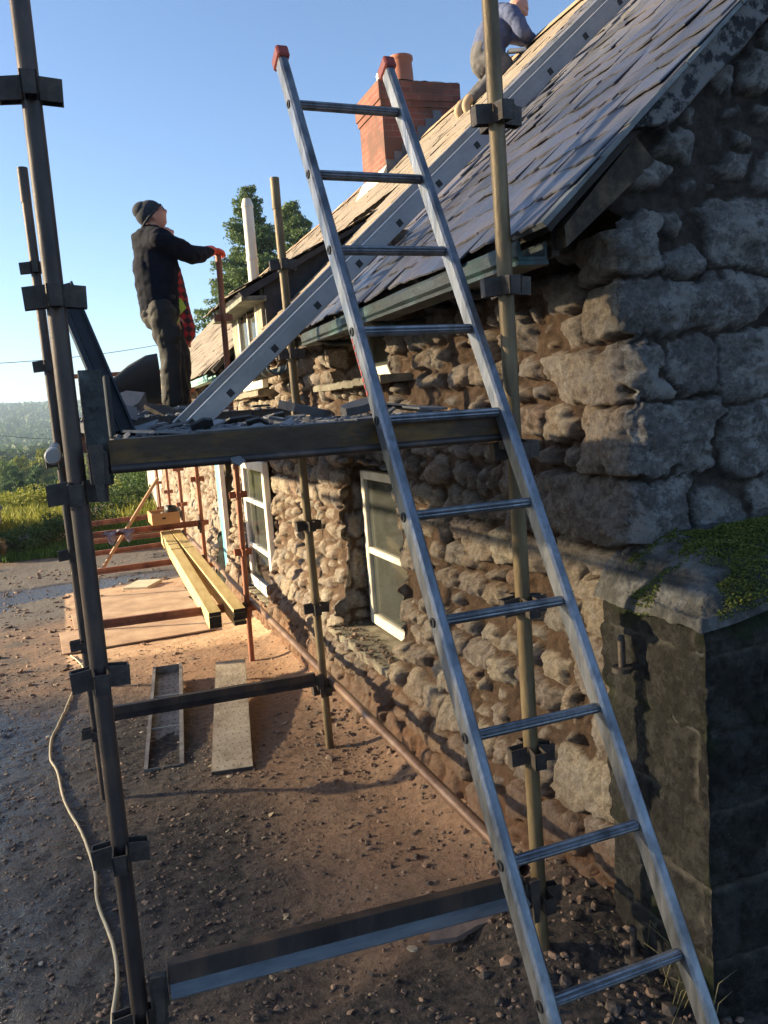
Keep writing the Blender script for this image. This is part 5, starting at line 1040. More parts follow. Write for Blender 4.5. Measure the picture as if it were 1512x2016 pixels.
body = [skinmesh([torso, [(torso[3][0], (0.13, 0.105)), (shR, 0.06), (elR, 0.045), (wrR, 0.032)], [(torso[3][0], (0.13, 0.105)), (shL, 0.06), (elL, 0.045), (wrL, 0.032)], [(hipc, (0.155, 0.13)), (hR, 0.085), (kR, 0.058), (aR, 0.042)], [(hipc, (0.155, 0.13)), (hL, 0.085), (kL, 0.058), (aL, 0.042)]], 2), head_mesh(hc, HR)]
body += ear_meshes(hc, HR)+hand_mesh(wrL, (0.5, 0.0, -0.8), (0, -1, 0), 0.5)
fuse('body', body, skin_m, p1, 0.0065, 0, 0, 0, 2)
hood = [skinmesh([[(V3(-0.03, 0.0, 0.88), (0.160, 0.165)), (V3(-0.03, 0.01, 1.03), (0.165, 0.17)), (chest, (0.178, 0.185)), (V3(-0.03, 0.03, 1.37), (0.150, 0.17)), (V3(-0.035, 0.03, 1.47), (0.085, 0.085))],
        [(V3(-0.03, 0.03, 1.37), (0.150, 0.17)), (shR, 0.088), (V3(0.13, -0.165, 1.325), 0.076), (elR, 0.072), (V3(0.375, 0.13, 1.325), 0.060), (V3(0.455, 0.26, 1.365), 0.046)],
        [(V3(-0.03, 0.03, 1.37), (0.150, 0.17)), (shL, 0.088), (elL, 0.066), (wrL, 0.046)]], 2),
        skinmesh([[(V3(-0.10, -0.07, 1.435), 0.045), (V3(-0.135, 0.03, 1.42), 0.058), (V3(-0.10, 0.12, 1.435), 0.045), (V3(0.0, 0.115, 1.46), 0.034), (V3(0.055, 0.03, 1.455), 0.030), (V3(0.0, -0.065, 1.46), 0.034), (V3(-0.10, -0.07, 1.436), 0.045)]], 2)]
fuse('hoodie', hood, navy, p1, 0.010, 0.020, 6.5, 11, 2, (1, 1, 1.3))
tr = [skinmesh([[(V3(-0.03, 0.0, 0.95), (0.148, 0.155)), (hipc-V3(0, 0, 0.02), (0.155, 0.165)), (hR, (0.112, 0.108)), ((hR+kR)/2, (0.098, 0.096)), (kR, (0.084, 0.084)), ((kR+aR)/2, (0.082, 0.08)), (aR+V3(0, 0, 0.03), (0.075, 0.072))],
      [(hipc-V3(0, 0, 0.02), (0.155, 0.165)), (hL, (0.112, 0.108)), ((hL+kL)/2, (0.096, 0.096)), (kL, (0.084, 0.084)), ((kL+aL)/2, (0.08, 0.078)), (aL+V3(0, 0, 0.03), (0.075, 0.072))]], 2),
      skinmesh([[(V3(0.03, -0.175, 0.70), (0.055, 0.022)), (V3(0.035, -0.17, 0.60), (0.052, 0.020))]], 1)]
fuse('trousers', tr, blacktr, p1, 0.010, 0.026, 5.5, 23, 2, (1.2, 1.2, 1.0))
boot(aR, (0.95, -0.3, 0), boot_m, p1); boot(aL, (1, 0.1, 0), boot_m, p1)
b0 = ball(hc+Vector(HR @ np.array([-0.014, 0, 0.034])), (0.113, 0.094, 0.100), Matrix(HR.tolist()), 40, 24)
b1 = ball(hc+Vector(HR @ np.array([-0.05, 0, 0.085])), (0.075, 0.07, 0.065), Matrix(HR.tolist()), 30, 20)
me = b0; v = arr(me); loc_ = (v-np.array(hc)) @ HR; cut = 0.012+0.32*(loc_[:, 0]-0.02); bm = bmesh.new(); bm.from_mesh(me); bm.verts.ensure_lookup_table()
bmesh.ops.delete(bm, geom=[bm.verts[i] for i in np.nonzero(loc_[:, 2] < cut)[0]], context='VERTS'); bm.to_mesh(me); bm.free()
bm = bmesh.new(); bm.from_mesh(b0); bm.from_mesh(b1); me2 = bpy.data.meshes.new('beanie'); bm.to_mesh(me2); bm.free(); me2.materials.append(beanie_m); me2.polygons.foreach_set('use_smooth', [True]*len(me2.polygons))
be = bpy.data.objects.new('beanie', me2); COL.objects.link(be); be.parent = p1; md = be.modifiers.new('s', 'SOLIDIFY'); md.thickness = 0.006
rim = MB(); pts = []
for k in range(41):
    a = 2*PI*k/40; x = -0.014+0.114*math.cos(a)*0.99; y = 0.0955*math.sin(a); z = 0.016+0.32*(x-0.02); pts.append(hc+Vector(HR @ np.array([x, y, z])))
rim.tube(pts, 0.012, 10, False); rim.build('beanie_rib', beanie_m, p1, True)
gl = MB()
for s in (-1, 1):
    c = hc+Vector(HR @ np.array([0.108, s*0.034, 0.008])); pts = [c+Vector(HR @ np.array([-abs(math.cos(a))*0.006, 0.025*math.cos(a), 0.019*math.sin(a)])) for a in [2*PI*k/18 for k in range(19)]]; gl.tube(pts, 0.0022, 6, False)
    gl.tube([hc+Vector(HR @ np.array([0.100, s*0.058, 0.012])), hc+Vector(HR @ np.array([0.0, s*0.081, 0.012]))], 0.0022, 6)
gl.build('glasses', blackp, p1)
gh = hand_mesh(V3(0.488, 0.315, 1.39), (0.75, 0.55, 0.10), (0.1, 0.1, -1), 0.85, -1, 1.08, 1.35)+[skinmesh([[(V3(0.455, 0.26, 1.368), 0.050), (V3(0.50, 0.325, 1.388), 0.044)]], 2)]
fuse('glove', gh, glove_m, p1, 0.006, 0, 0, 0, 1)
# --- second worker behind in red plaid shirt
p2 = person('worker in red plaid shirt standing close behind the one in the beanie', (0.925, 5.0, 1.69)); p2.scale = (0.94, 0.94, 0.94)
HR2 = frame((0.7, -0.25, 0.6), (-0.5, 0, 0.85)); hc2 = V3(0.02, 0.0, 1.545); c2 = V3(0, 0, 1.18)
hp2 = V3(0, 0, 0.82); s2R = V3(0.02, -0.18, 1.33); e2R = V3(-0.02, -0.23, 1.08); w2R = V3(0.02, -0.20, 0.86); s2L = V3(0, 0.2, 1.33); e2L = V3(0.0, 0.25, 1.08); w2L = V3(0.05, 0.22, 0.86)
k2R = V3(0.06, -0.1, 0.45); a2R = V3(0.03, -0.1, 0.09); k2L = V3(0.08, 0.11, 0.45); a2L = V3(0.05, 0.12, 0.09)
bd = skinmesh([[(hp2, (0.15, 0.13)), (c2, (0.16, 0.12)), (V3(0, 0, 1.34), (0.12, 0.1)), (V3(0, 0, 1.43), 0.06), (V3(0.01, 0, 1.5), 0.056)], [(V3(0, 0, 1.34), (0.12, 0.1)), (s2R, 0.06), (e2R, 0.045), (w2R, 0.032)], [(V3(0, 0, 1.34), (0.12, 0.1)), (s2L, 0.06), (e2L, 0.045), (w2L, 0.032)],
   [(hp2, (0.15, 0.13)), (V3(0, -0.1, 0.8), 0.085), (k2R, 0.058), (a2R, 0.042)], [(hp2, (0.15, 0.13)), (V3(0, 0.1, 0.8), 0.085), (k2L, 0.058), (a2L, 0.042)]], 2)
fuse('body', [bd, head_mesh(hc2, HR2)]+ear_meshes(hc2, HR2)+hand_mesh(w2R, (0.2, 0.05, -1), (0, 1, 0), 0.4)+hand_mesh(w2L, (0.2, -0.05, -1), (0, -1, 0), 0.4, -1), skin_m, p2, 0.007, 0, 0, 0, 2)
plaid = bpy.data.materials.new('red_plaid'); plaid.use_nodes = True; N = plaid.node_tree.nodes; L = plaid.node_tree.links; pb = N['Principled BSDF']; tc = N.new('ShaderNodeTexCoord')
def wave(axis_, sc):
    w__ = N.new('ShaderNodeTexWave'); w__.wave_type = 'BANDS'; w__.bands_direction = axis_; w__.inputs['Scale'].default_value = sc; w__.inputs['Distortion'].default_value = 0.6; L.new(tc.outputs['Object'], w__.inputs[0]); return w__.outputs['Fac']
ml = N.new('ShaderNodeMath'); ml.operation = 'ADD'; L.new(wave('X', 4.2), ml.inputs[0]); L.new(wave('Z', 4.2), ml.inputs[1]); cr = N.new('ShaderNodeValToRGB'); e = cr.color_ramp.elements; e[0].position = 0.35; e[0].color = (0.03, 0.012, 0.018, 1); e[1].position = 0.75; e[1].color = (0.42, 0.025, 0.03, 1)
hf_ = N.new('ShaderNodeMath'); hf_.operation = 'MULTIPLY'; hf_.inputs[1].default_value = 0.5; L.new(ml.outputs[0], hf_.inputs[0]); L.new(hf_.outputs[0], cr.inputs[0]); L.new(cr.outputs[0], pb.inputs['Base Color']); pb.inputs['Roughness'].default_value = 0.9
sh = skinmesh([[(V3(0.05, 0, 0.74), (0.18, 0.16)), (V3(0.03, 0, 0.95), (0.165, 0.16)), (c2, (0.17, 0.17)), (V3(0, 0, 1.33), (0.13, 0.14)), (V3(0, 0, 1.42), 0.075)], [(V3(0, 0, 1.33), (0.13, 0.14)), (s2R, 0.082), (e2R, 0.064), (w2R, 0.045)], [(V3(0, 0, 1.33), (0.13, 0.14)), (s2L, 0.082), (e2L, 0.064), (w2L, 0.045)]], 2)
fuse('plaid_shirt', [sh], plaid, p2, 0.010, 0.016, 6, 41, 2)
b = MB(); b.prism([(0.02, -0.20, 1.02), (0.10, -0.205, 1.0), (0.135, -0.20, 0.92), (0.07, -0.205, 0.86), (0.05, -0.205, 0.78), (0.02, -0.205, 0.88)], (0, -0.012, 0)); b.build('yellow_cloth', mat('hi_vis_yellow', ((0, (0.40, 0.55, 0.03)), (1, (0.55, 0.7, 0.06))), 6, 0.6), p2)
fuse('trousers', [skinmesh([[(V3(0, 0, 0.9), (0.14, 0.15)), (hp2, (0.15, 0.16)), (V3(0, -0.1, 0.78), 0.105), (k2R, 0.082), (a2R+V3(0, 0, .03), 0.072)], [(hp2, (0.15, 0.16)), (V3(0, 0.1, 0.78), 0.105), (k2L, 0.082), (a2L+V3(0, 0, .03), 0.072)]], 2)], blacktr, p2, 0.010, 0.024, 5.5, 52, 2)
boot(a2R, (1, -0.1, 0), boot_m, p2); boot(a2L, (1, 0.1, 0), boot_m, p2)
# --- roofer kneeling at the ridge (house frame)
p3 = person('roofer in blue grey hoodie kneeling on the slates at the ridge, looking down', H(2.45, 5.45, roofz(2.45)-0.035), -HA)
gfleece = mat('blue_grey_fleece', ((0, (0.04, 0.055, 0.115)), (1, (0.08, 0.10, 0.19))), 30, 0.9, bump=0.25, bscale=150)
gtr = mat('grey_trousers', ((0, (0.05, 0.05, 0.055)), (1, (0.11, 0.105, 0.11))), 14, 0.85)
zr_ = lambda X: roofz(2.45+X)-roofz(2.45)
pel = V3(-0.02, 0.0, 0.30); kn1 = V3(0.10, -0.16, zr_(0.10)+0.09); fo1 = V3(-0.22, -0.10, zr_(-0.22)+0.10); kn2 = V3(0.16, 0.16, zr_(0.16)+0.09); fo2 = V3(-0.18, 0.16, zr_(-0.18)+0.10)
ch3 = V3(0.10, -0.02, 0.55); sp3 = V3(0.17, -0.02, 0.67); hd3 = V3(0.32, -0.06, 0.765); sr3 = V3(0.17, -0.20, 0.64); er3 = V3(0.25, -0.27, 0.46); wr3 = V3(0.40, -0.15, 0.45); sl3 = V3(0.24, 0.16, 0.63); el3 = V3(0.42, 0.14, 0.58); wl3 = V3(0.52, 0.02, 0.50)
HR3 = frame((0.72, -0.48, -0.50), (0.4, -0.2, 0.85))
b3 = skinmesh([[(pel, (0.15, 0.15)), (V3(0.03, -0.01, 0.46), (0.13, 0.12)), (ch3, (0.15, 0.12)), (sp3, (0.11, 0.1)), (V3(0.24, -0.035, 0.73), 0.058), (V3(0.28, -0.04, 0.77), 0.056)], [(sp3, (0.11, 0.1)), (sr3, 0.06), (er3, 0.045), (wr3, 0.032)], [(sp3, (0.11, 0.1)), (sl3, 0.06), (el3, 0.045), (wl3, 0.032)],
   [(pel, (0.15, 0.15)), (pel+V3(0.03, -0.1, -0.02), 0.09), (kn1, 0.06), (fo1, 0.045)], [(pel, (0.15, 0.15)), (pel+V3(0.03, 0.1, -0.02), 0.09), (kn2, 0.06), (fo2, 0.045)]], 2)
fuse('body', [b3, head_mesh(hd3, HR3)]+ear_meshes(hd3, HR3)+hand_mesh(wr3, (0.9, 0.2, -0.2), (0, 0, -1), 0.7)+hand_mesh(wl3, (0.8, -0.3, -0.3), (0, 0, -1), 0.7, -1), skin_m, p3, 0.007, 0, 0, 0, 2)
h3 = [skinmesh([[(V3(0.0, 0, 0.34), (0.165, 0.17)), (V3(0.03, -0.01, 0.48), (0.155, 0.16)), (ch3, (0.17, 0.17)), (sp3, (0.13, 0.15)), (V3(0.22, -0.03, 0.72), 0.082)], [(sp3, (0.13, 0.15)), (sr3, 0.088), (er3, 0.070), (wr3, 0.046)], [(sp3, (0.13, 0.15)), (sl3, 0.088), (el3, 0.068), (wl3, 0.046)]], 2),
      skinmesh([[(V3(0.10, -0.09, 0.72), 0.04), (V3(0.09, 0.0, 0.74), 0.05), (V3(0.14, 0.09, 0.72), 0.04), (V3(0.27, 0.05, 0.69), 0.032), (V3(0.28, -0.09, 0.68), 0.032), (V3(0.10, -0.09, 0.721), 0.04)]], 2)]
fuse('hoodie', h3, gfleece, p3, 0.010, 0.018, 6.5, 61, 2)
fuse('trousers', [skinmesh([[(V3(-0.01, 0, 0.38), (0.15, 0.15)), (pel, (0.158, 0.16)), (pel+V3(0.03, -0.11, -0.03), 0.112), (kn1, 0.088), ((kn1+fo1)/2, 0.08), (fo1, 0.066)], [(pel, (0.158, 0.16)), (pel+V3(0.03, 0.11, -0.03), 0.112), (kn2, 0.088), (fo2, 0.066)]], 2)], gtr, p3, 0.010, 0.016, 6, 71, 2)
for fo, k in ((fo1, 0), (fo2, 1)):
    a = skinmesh([[(fo+V3(0.02, 0, 0.0), 0.05), (fo+V3(-0.05, 0, -0.01), 0.048), (fo+V3(-0.09, 0, -0.07), (0.045, 0.04)), (fo+V3(-0.06, 0, -0.15), (0.045, 0.032))]], 2); fuse('boot', [a], mat('tan_boot', ((0, (0.25, 0.17, 0.10)), (1, (0.38, 0.28, 0.18))), 8, 0.8), p3, 0.009, 0, 0, 0, 1)
b = MB(); b.box((0, 0, 0), (0.075, 0.003, 0.012), Matrix.Translation((0.155, -0.198, 0.60)) @ Matrix.Rotation(-0.25, 4, 'Y')); b.box((0.02, 0, 0.02), (0.06, 0.003, 0.026), Matrix.Translation((0.155, -0.198, 0.60)) @ Matrix.Rotation(-0.25, 4, 'Y')); 
b = MB(); b.box((-0.09, -0.03, 0), (0.09, 0.03, 0.035), None, 0.006); o = b.build('white_tool_tray', white); o.location = H(2.66, 5.25, roofz(2.66)+0.075); o.rotation_euler = (0, -0.05, -0.2); tag(o, 'small white tray on the slates in front of the kneeling roofer', 'tray')
b = MB(); b.tube([(0, 0, 0), (0.05, 0.02, 0.03), (0.22, 0.1, 0.12)], [0.012, 0.012, 0.010], 8); b.box((0.2, 0.06, 0.09), (0.28, 0.10, 0.13), None, 0.004); o = b.build('slate_hammer', wood_old); o.location = H(2.88, 5.3, roofz(2.88)+0.03); tag(o, 'slate hammer in the roofer\'s hands at the ridge', 'hammer')
# ------------------------------------------------------------------ outbuildings, walls, planting, far country
def stonebox(name, pts, z0, z1, th, m, par=None):
    b = MB()
    for k in range(len(pts)-1):
        p = Vector((*pts[k], 0)); q = Vector((*pts[k+1], 0)); d = (q-p).normalized(); n = Vector((-d.y, d.x, 0))*th/2
        b.prism([(p-n)+V3(0, 0, z0[k]), (q-n)+V3(0, 0, z0[k+1]), (q-n)+V3(0, 0, z1[k+1]), (p-n)+V3(0, 0, z1[k])], n*2)
    return b.build(name, m, par)
cheap_stone = bpy.data.materials.new('outbuilding_stone'); cheap_stone.use_nodes = True; N = cheap_stone.node_tree.nodes; L = cheap_stone.node_tree.links; pb = N['Principled BSDF']; tc = N.new('ShaderNodeTexCoord')
vo = N.new('ShaderNodeTexVoronoi'); vo.feature = 'DISTANCE_TO_EDGE'; vo.inputs['Scale'].default_value = 4; mp = N.new('ShaderNodeMapping'); mp.inputs['Scale'].default_value = (1, 1, 1.7); L.new(tc.outputs['Object'], mp.inputs[0]); L.new(mp.outputs[0], vo.inputs['Vector'])
v2 = N.new('ShaderNodeTexVoronoi'); v2.inputs['Scale'].default_value = 4; L.new(mp.outputs[0], v2.inputs['Vector']); cr = N.new('ShaderNodeValToRGB'); e = cr.color_ramp.elements; e[0].color = (0.10, 0.085, 0.07, 1); e[1].color = (0.30, 0.25, 0.20, 1); sp = N.new('ShaderNodeSeparateColor'); L.new(v2.outputs['Color'], sp.inputs[0]); L.new(sp.outputs[0], cr.inputs[0])
mr = N.new('ShaderNodeMapRange'); mr.inputs[1].default_value = 0.01; mr.inputs[2].default_value = 0.06; L.new(vo.outputs['Distance'], mr.inputs[0]); mx = N.new('ShaderNodeMix'); mx.data_type = 'RGBA'; L.new(mr.outputs[0], mx.inputs[0]); mx.inputs[6].default_value = (0.06, 0.05, 0.04, 1); L.new(cr.outputs[0], mx.inputs[7]); L.new(mx.outputs[2], pb.inputs['Base Color'])
bp = N.new('ShaderNodeBump'); bp.inputs['Distance'].default_value = 0.04; L.new(mr.outputs[0], bp.inputs['Height']); L.new(bp.outputs[0], pb.inputs['Normal']); pb.inputs['Roughness'].default_value = 0.9
# (trees towards the sun are built further down)
sh_ = empty('stone_outbuilding', (-2.84, 18, -1.0)); tag(sh_, 'corner of a low stone outbuilding at the left edge beside the lane', 'outbuilding')
b = MB(); b.prism([(-2.2, -0.6, -0.3), (1.28, -0.6, -0.3), (1.28, -0.6, 0.88), (-0.4, -0.6, 2.1), (-2.2, -0.6, 0.9)], (0, 3, 0)); b.build('walls', cheap_stone, sh_)
b = MB(); b.prism([(1.33, -0.68, 0.86), (-0.4, -0.68, 2.12), (-0.4, -0.68, 2.15), (1.34, -0.68, 0.89)], (0, 3.2, 0)); b.build('roof', MATS['roof_boards'], sh_)
wp = [(-1.35, 16.6), (-0.55, 17.6), (0.2, 19.2), (0.9, 21.5), (1.6, 25.0), (2.6, 30)]
fw_ = stonebox('field_wall', wp, [-1.5, -1.5, -1.6, -1.7, -2.0, -2.6], [-0.55, -0.48, -0.42, -0.42, -0.6, -0.9], 0.4, cheap_stone); tag(fw_, 'overgrown dark field wall rising beside the lane', 'wall')
def leafmesh(centers, normals_up, size, rng, aspect=0.6, T=None):
    n = len(centers); a = rng.normal(size=(n, 3)); a /= np.linalg.norm(a, axis=1)[:, None]; b_ = rng.normal(size=(n, 3)); b_ -= a*(a*b_).sum(1)[:, None]; b_ /= np.linalg.norm(b_, axis=1)[:, None]
    s = size*rng.uniform(0.6, 1.3, n)[:, None]; V = np.stack([centers+a*s, centers+b_*s*aspect, centers-a*s, centers-b_*s*aspect], 1).reshape(-1, 3); return V, np.arange(4*n).reshape(-1, 4), np.repeat(T if T is not None else rng.random(n), 4)
def leaf_mat(name, stops): return mat(name, stops, 0.35, 0.7, attr='tint', attr_amt=0.75, spec=0.25, transl=0.25, detail=3)
LM = {'dark': leaf_mat('dark_leaves', ((0, (0.022, 0.05, 0.013)), (0.5, (0.05, 0.09, 0.024)), (1, (0.10, 0.15, 0.04)))), 'mid': leaf_mat('green_leaves', ((0, (0.055, 0.09, 0.015)), (0.5, (0.12, 0.18, 0.035)), (1, (0.22, 0.27, 0.06)))),
      'gold': leaf_mat('yellowing_leaves', ((0, (0.11, 0.13, 0.02)), (0.5, (0.24, 0.25, 0.045)), (1, (0.36, 0.34, 0.08)))), 'needle': leaf_mat('needles', ((0, (0.03, 0.06, 0.026)), (0.5, (0.085, 0.14, 0.055)), (1, (0.20, 0.25, 0.085))))}
bark = mat('bark', ((0, (0.05, 0.035, 0.025)), (1, (0.14, 0.10, 0.07))), 8, 0.95)
def crown_pts(rng, n, lobes):
    k = rng.integers(0, len(lobes), n); lb_ = np.array(lobes)[k]; d = rng.normal(size=(n, 3)); d /= np.linalg.norm(d, axis=1)[:, None]; r = rng.uniform(0.25, 1, n)**0.45
    return lb_[:, :3]+d*r[:, None]*lb_[:, 3:6], k
def limbs(b, base, top, lobes, r0_, rng):
    b.tube([base, (base+top)/2+V3(0.02, 0.01, 0)*(top-base).length, top], [r0_, r0_*0.7, r0_*0.25], 8)
    for l in lobes[:14]:
        f = rng.uniform(0.3, 0.75); s = base+(top-base)*f; b.tube([s, (s+Vector(l[:3]))/2+V3(0, 0, 0.03), Vector(l[:3])], [r0_*0.35, r0_*0.22, r0_*0.08], 5)
TREE = {}
def tree_proto(kind, seed):
    rng = np.random.default_rng(seed); t = empty(kind[0], (0, 0, 0)); lob = []
    if kind[1] in ('dark', 'mid', 'gold'):
        for k in range(17): a = rng.uniform(0, 6.28); h_ = rng.uniform(0.30, 0.92); rr_ = 0.33*math.sqrt(max(0.05, 1-((h_-0.55)/0.5)**2))*rng.uniform(0.4, 1); s = rng.uniform(0.10, 0.19); lob.append((rr_*math.cos(a), rr_*math.sin(a), h_, s, s, s*0.8))
        C, k = crown_pts(rng, 5200, lob); V, Fc, T = leafmesh(C, None, 0.026, rng, 0.7, np.clip(rng.normal(0.45, 0.15, 5200)+rng.normal(0, 0.16, 17)[k], 0, 1))
        npmesh('crown', V, Fc, LM[kind[1]], t, False, {'tint': T}); b = MB(); limbs(b, V3(0, 0, -0.05), V3(0.02, 0, 0.85), lob, 0.022, rng); b.build('trunk', bark, t, True)
    elif kind[1] == 'pine':
        for k in range(12): a = rng.uniform(0, 6.28); h_ = rng.uniform(0.45, 0.97); rr_ = rng.uniform(0.05, 0.28); lob.append((rr_*math.cos(a), rr_*math.sin(a), h_, 0.13, 0.13, 0.045))
        C, k = crown_pts(rng, 4200, lob); V, Fc, T = leafmesh(C, None, 0.024, rng, 0.5, np.clip(rng.normal(0.4, 0.15, 4200)+rng.normal(0, 0.1, 12)[k], 0, 1))
        npmesh('crown', V, Fc, LM['needle'], t, False, {'tint': T}); b = MB(); limbs(b, V3(0, 0, -0.05), V3(-0.02, 0.02, 0.92), lob, 0.02, rng); b.build('trunk', bark, t, True)
    return t
protos = {k: tree_proto((n, k if k != 'pine' else 'pine'), s) for k, n, s in (('dark', 'broadleaf_tree', 1), ('mid', 'broadleaf_tree', 2), ('gold', 'yellowing_tree', 3), ('pine', 'pine_tree', 4))}
used = set()
def unproj(px, py, y):
    d = rt*((px-756)/F_PX)-up*((py-1008)/F_PX)+fwd; return CAM+d*((y-CAM.y)/d.y)
def place_tree(kind, px, py, y, wpx, label, group='trees in the valley beyond the lane'):
    top = unproj(px, py, y); zb = gnd(top.x, y)-0.3; hgt = top.z-zb; dep = (Vector((top.x, y, top.z))-CAM).dot(fwd); wid = wpx/F_PX*dep
    o = protos[kind] if kind not in used else copy_tree(protos[kind]); used.add(kind)
    o.location = (top.x, y, zb); o.scale = (wid/0.82, wid/0.82, hgt); o.rotation_euler = (0, 0, random.uniform(0, 6)); tag(o, label, 'tree', group)
TL = [('gold', 77, 884, 112, 62, 'rounded yellow green tree, the tallest pale crown left of the near standard'), ('gold', 40, 898, 108, 48, 'yellowing tree just left of the tallest pale crown'), ('gold', 112, 893, 118, 45, 'yellowing tree just right of the tallest pale crown'),
      ('mid', 12, 905, 104, 52, 'green tree at the left picture edge behind the pines'), ('pine', 88, 916, 74, 70, 'pine with bare branches below the tallest pale crown'), ('pine', 22, 925, 70, 62, 'pine at the left edge in front of the yellowing trees'),
      ('dark', 52, 942, 62, 62, 'dark green bushy tree above the weeds on the left'), ('dark', 118, 938, 58, 60, 'dark green tree showing left of the near standard, low in the valley'), ('mid', 84, 962, 46, 55, 'bright green bushy tree just above the field wall'), ('mid', 20, 972, 44, 50, 'green bush tree above the low outbuilding'),
      ('gold', 242, 918, 84, 44, 'tall yellow green tree seen under the platform beam'), ('mid', 205, 925, 88, 50, 'green tree seen under the beam next to the near standard'), ('dark', 283, 905, 66, 60, 'dark tree against the far end of the cottage under the beam'), ('pine', 262, 928, 60, 58, 'pine seen under the beam beside the far cottage wall'),
      ('mid', 222, 965, 48, 50, 'bushy green tree above the rusty cross beams'), ('dark', 300, 985, 42, 60, 'dark bush tree behind the wooden box'), ('mid', 170, 985, 42, 46, 'green bush tree hidden mostly by the near standard')]
for i, a in enumerate(TL): place_tree(*a)
rb_ = random.Random(3)
FARP = {}
def far_tree(kind, x, y, h_, wd, lab, grp):
    o = copy_tree(protos[kind]); o.location = (x, y, gnd(x, y)-0.3); o.scale = (wd, wd, h_); o.rotation_euler = (0, 0, rb_.uniform(0, 6)); tag(o, lab, 'tree', grp)
for i in range(95):
    y = rb_.uniform(125, 330); px = rb_.choice((rb_.uniform(-25, 140), rb_.uniform(190, 330))); d = unproj(px, 900, y); hh_ = rb_.uniform(8, 13)
    k = rb_.choice(('dark', 'mid', 'mid', 'gold', 'pine', 'dark')); far_tree(k, d.x, y, hh_, hh_*rb_.uniform(0.8, 1.2), 'hazy %s tree in the woods of the far valley floor' % {'dark': 'dark green', 'mid': 'green', 'gold': 'yellowing', 'pine': 'pine'}[k], '%s far valley trees' % {'dark': 'dark green', 'mid': 'green', 'gold': 'yellowing', 'pine': 'pine'}[k])
# wood on the far hills: one mass of crowns
rng = np.random.default_rng(9); n = 4200; ang_ = rng.uniform(-0.30, 0.42, n); dd = rng.uniform(330, 1950, n); X_ = dd*np.sin(ang_)+0; Y_ = dd*np.cos(ang_); keep = (vn(X_/190, Y_/150, 12) < 0.57) | (dd > 1150); X_, Y_ = X_[keep], Y_[keep]; Z_ = gz(X_, Y_); C = []; T_ = []
for x, y, z in zip(X_, Y_, Z_):
    s = rng.uniform(5, 9); m_ = 26; d = rng.normal(size=(m_, 3)); d /= np.linalg.norm(d, axis=1)[:, None]; C.append(np.array([x, y, z+s*0.6])+d*s*np.array([1, 1, 0.85])*rng.uniform(0.6, 1, (m_, 1))); T_.append(np.clip(rng.normal(rng.uniform(0.2, 0.7), 0.1, m_), 0, 1))
C = np.concatenate(C); V, Fc, T = leafmesh(C, None, 2.3, rng, 0.8, np.concatenate(T_)); o = npmesh('distant_wood', V, Fc, LM['dark'], None, False, {'tint': T}); tag(o, kind='stuff')
# spruces behind the cottage
def spruce(px, pytop, pybase, y, wpx, label, seed):
    rng = np.random.default_rng(seed); top = unproj(px, pytop, y); dep = (top-CAM).dot(fwd); zb = gnd(top.x, y)-0.2; Ht = top.z-zb; R0 = wpx/2/F_PX*dep; t = empty('spruce_tree', (top.x, y, zb)); tag(t, label, 'tree', 'spruces behind the cottage')
    zvis = unproj(px, pybase, y).z-zb; C = []; B = MB(); T_ = []; B.tube([(0, 0, 0), (0, 0, Ht*0.98)], [0.28, 0.03], 10)
    z = zvis-2.5
    while z < Ht*0.985:
        f = (Ht-z)/(Ht-zvis); R = R0*min(1.0, 0.06+1.0*f**0.95)*rng.uniform(0.72, 1.18); nb = int(5+6*min(1, f))
        for k in range(nb):
            a = rng.uniform(0, 6.28); L_ = R*rng.uniform(0.6, 1.15); rise = rng.uniform(0.05, 0.30); dr = -L_*0.25; m_ = int(36+L_*115); s = rng.random(m_)**0.75
            px_ = s*L_; pz_ = z+rise*px_-0.16*px_**1.6+0.10*L_*s**3; side = rng.normal(0, 1, m_)*(0.10+0.20*L_*(1-s)*s*2.4); hang = -np.abs(rng.normal(0, 0.13, m_))*(0.4+s)
            C.append(np.stack([px_*math.cos(a)-side*math.sin(a), px_*math.sin(a)+side*math.cos(a), pz_+hang], -1)); T_.append(np.clip(rng.normal(0.35+0.35*s, 0.15), 0, 1)); 
            B.tube([(0, 0, z), (0.5*L_*math.cos(a), 0.5*L_*math.sin(a), z+rise*0.5*L_-0.16*(0.5*L_)**1.6), (L_*math.cos(a), L_*math.sin(a), z+rise*L_-0.16*L_**1.6+0.1*L_)], [0.03, 0.02, 0.006], 4)
        z += rng.uniform(0.16, 0.26)
    C = np.concatenate(C); V, Fc, T = leafmesh(C, None, 0.10, rng, 0.32, np.concatenate(T_)); npmesh('crown', V, Fc, LM['needle'], t, False, {'tint': T}); B.build('trunk', bark, t, True)
spruce(482, 352, 640, 36.0, 235, 'tall pointed spruce behind the cottage and the cream flue pipe', 5)
spruce(572, 383, 560, 38.5, 185, 'shorter spruce on the right, behind the bare scaffold standard', 6)
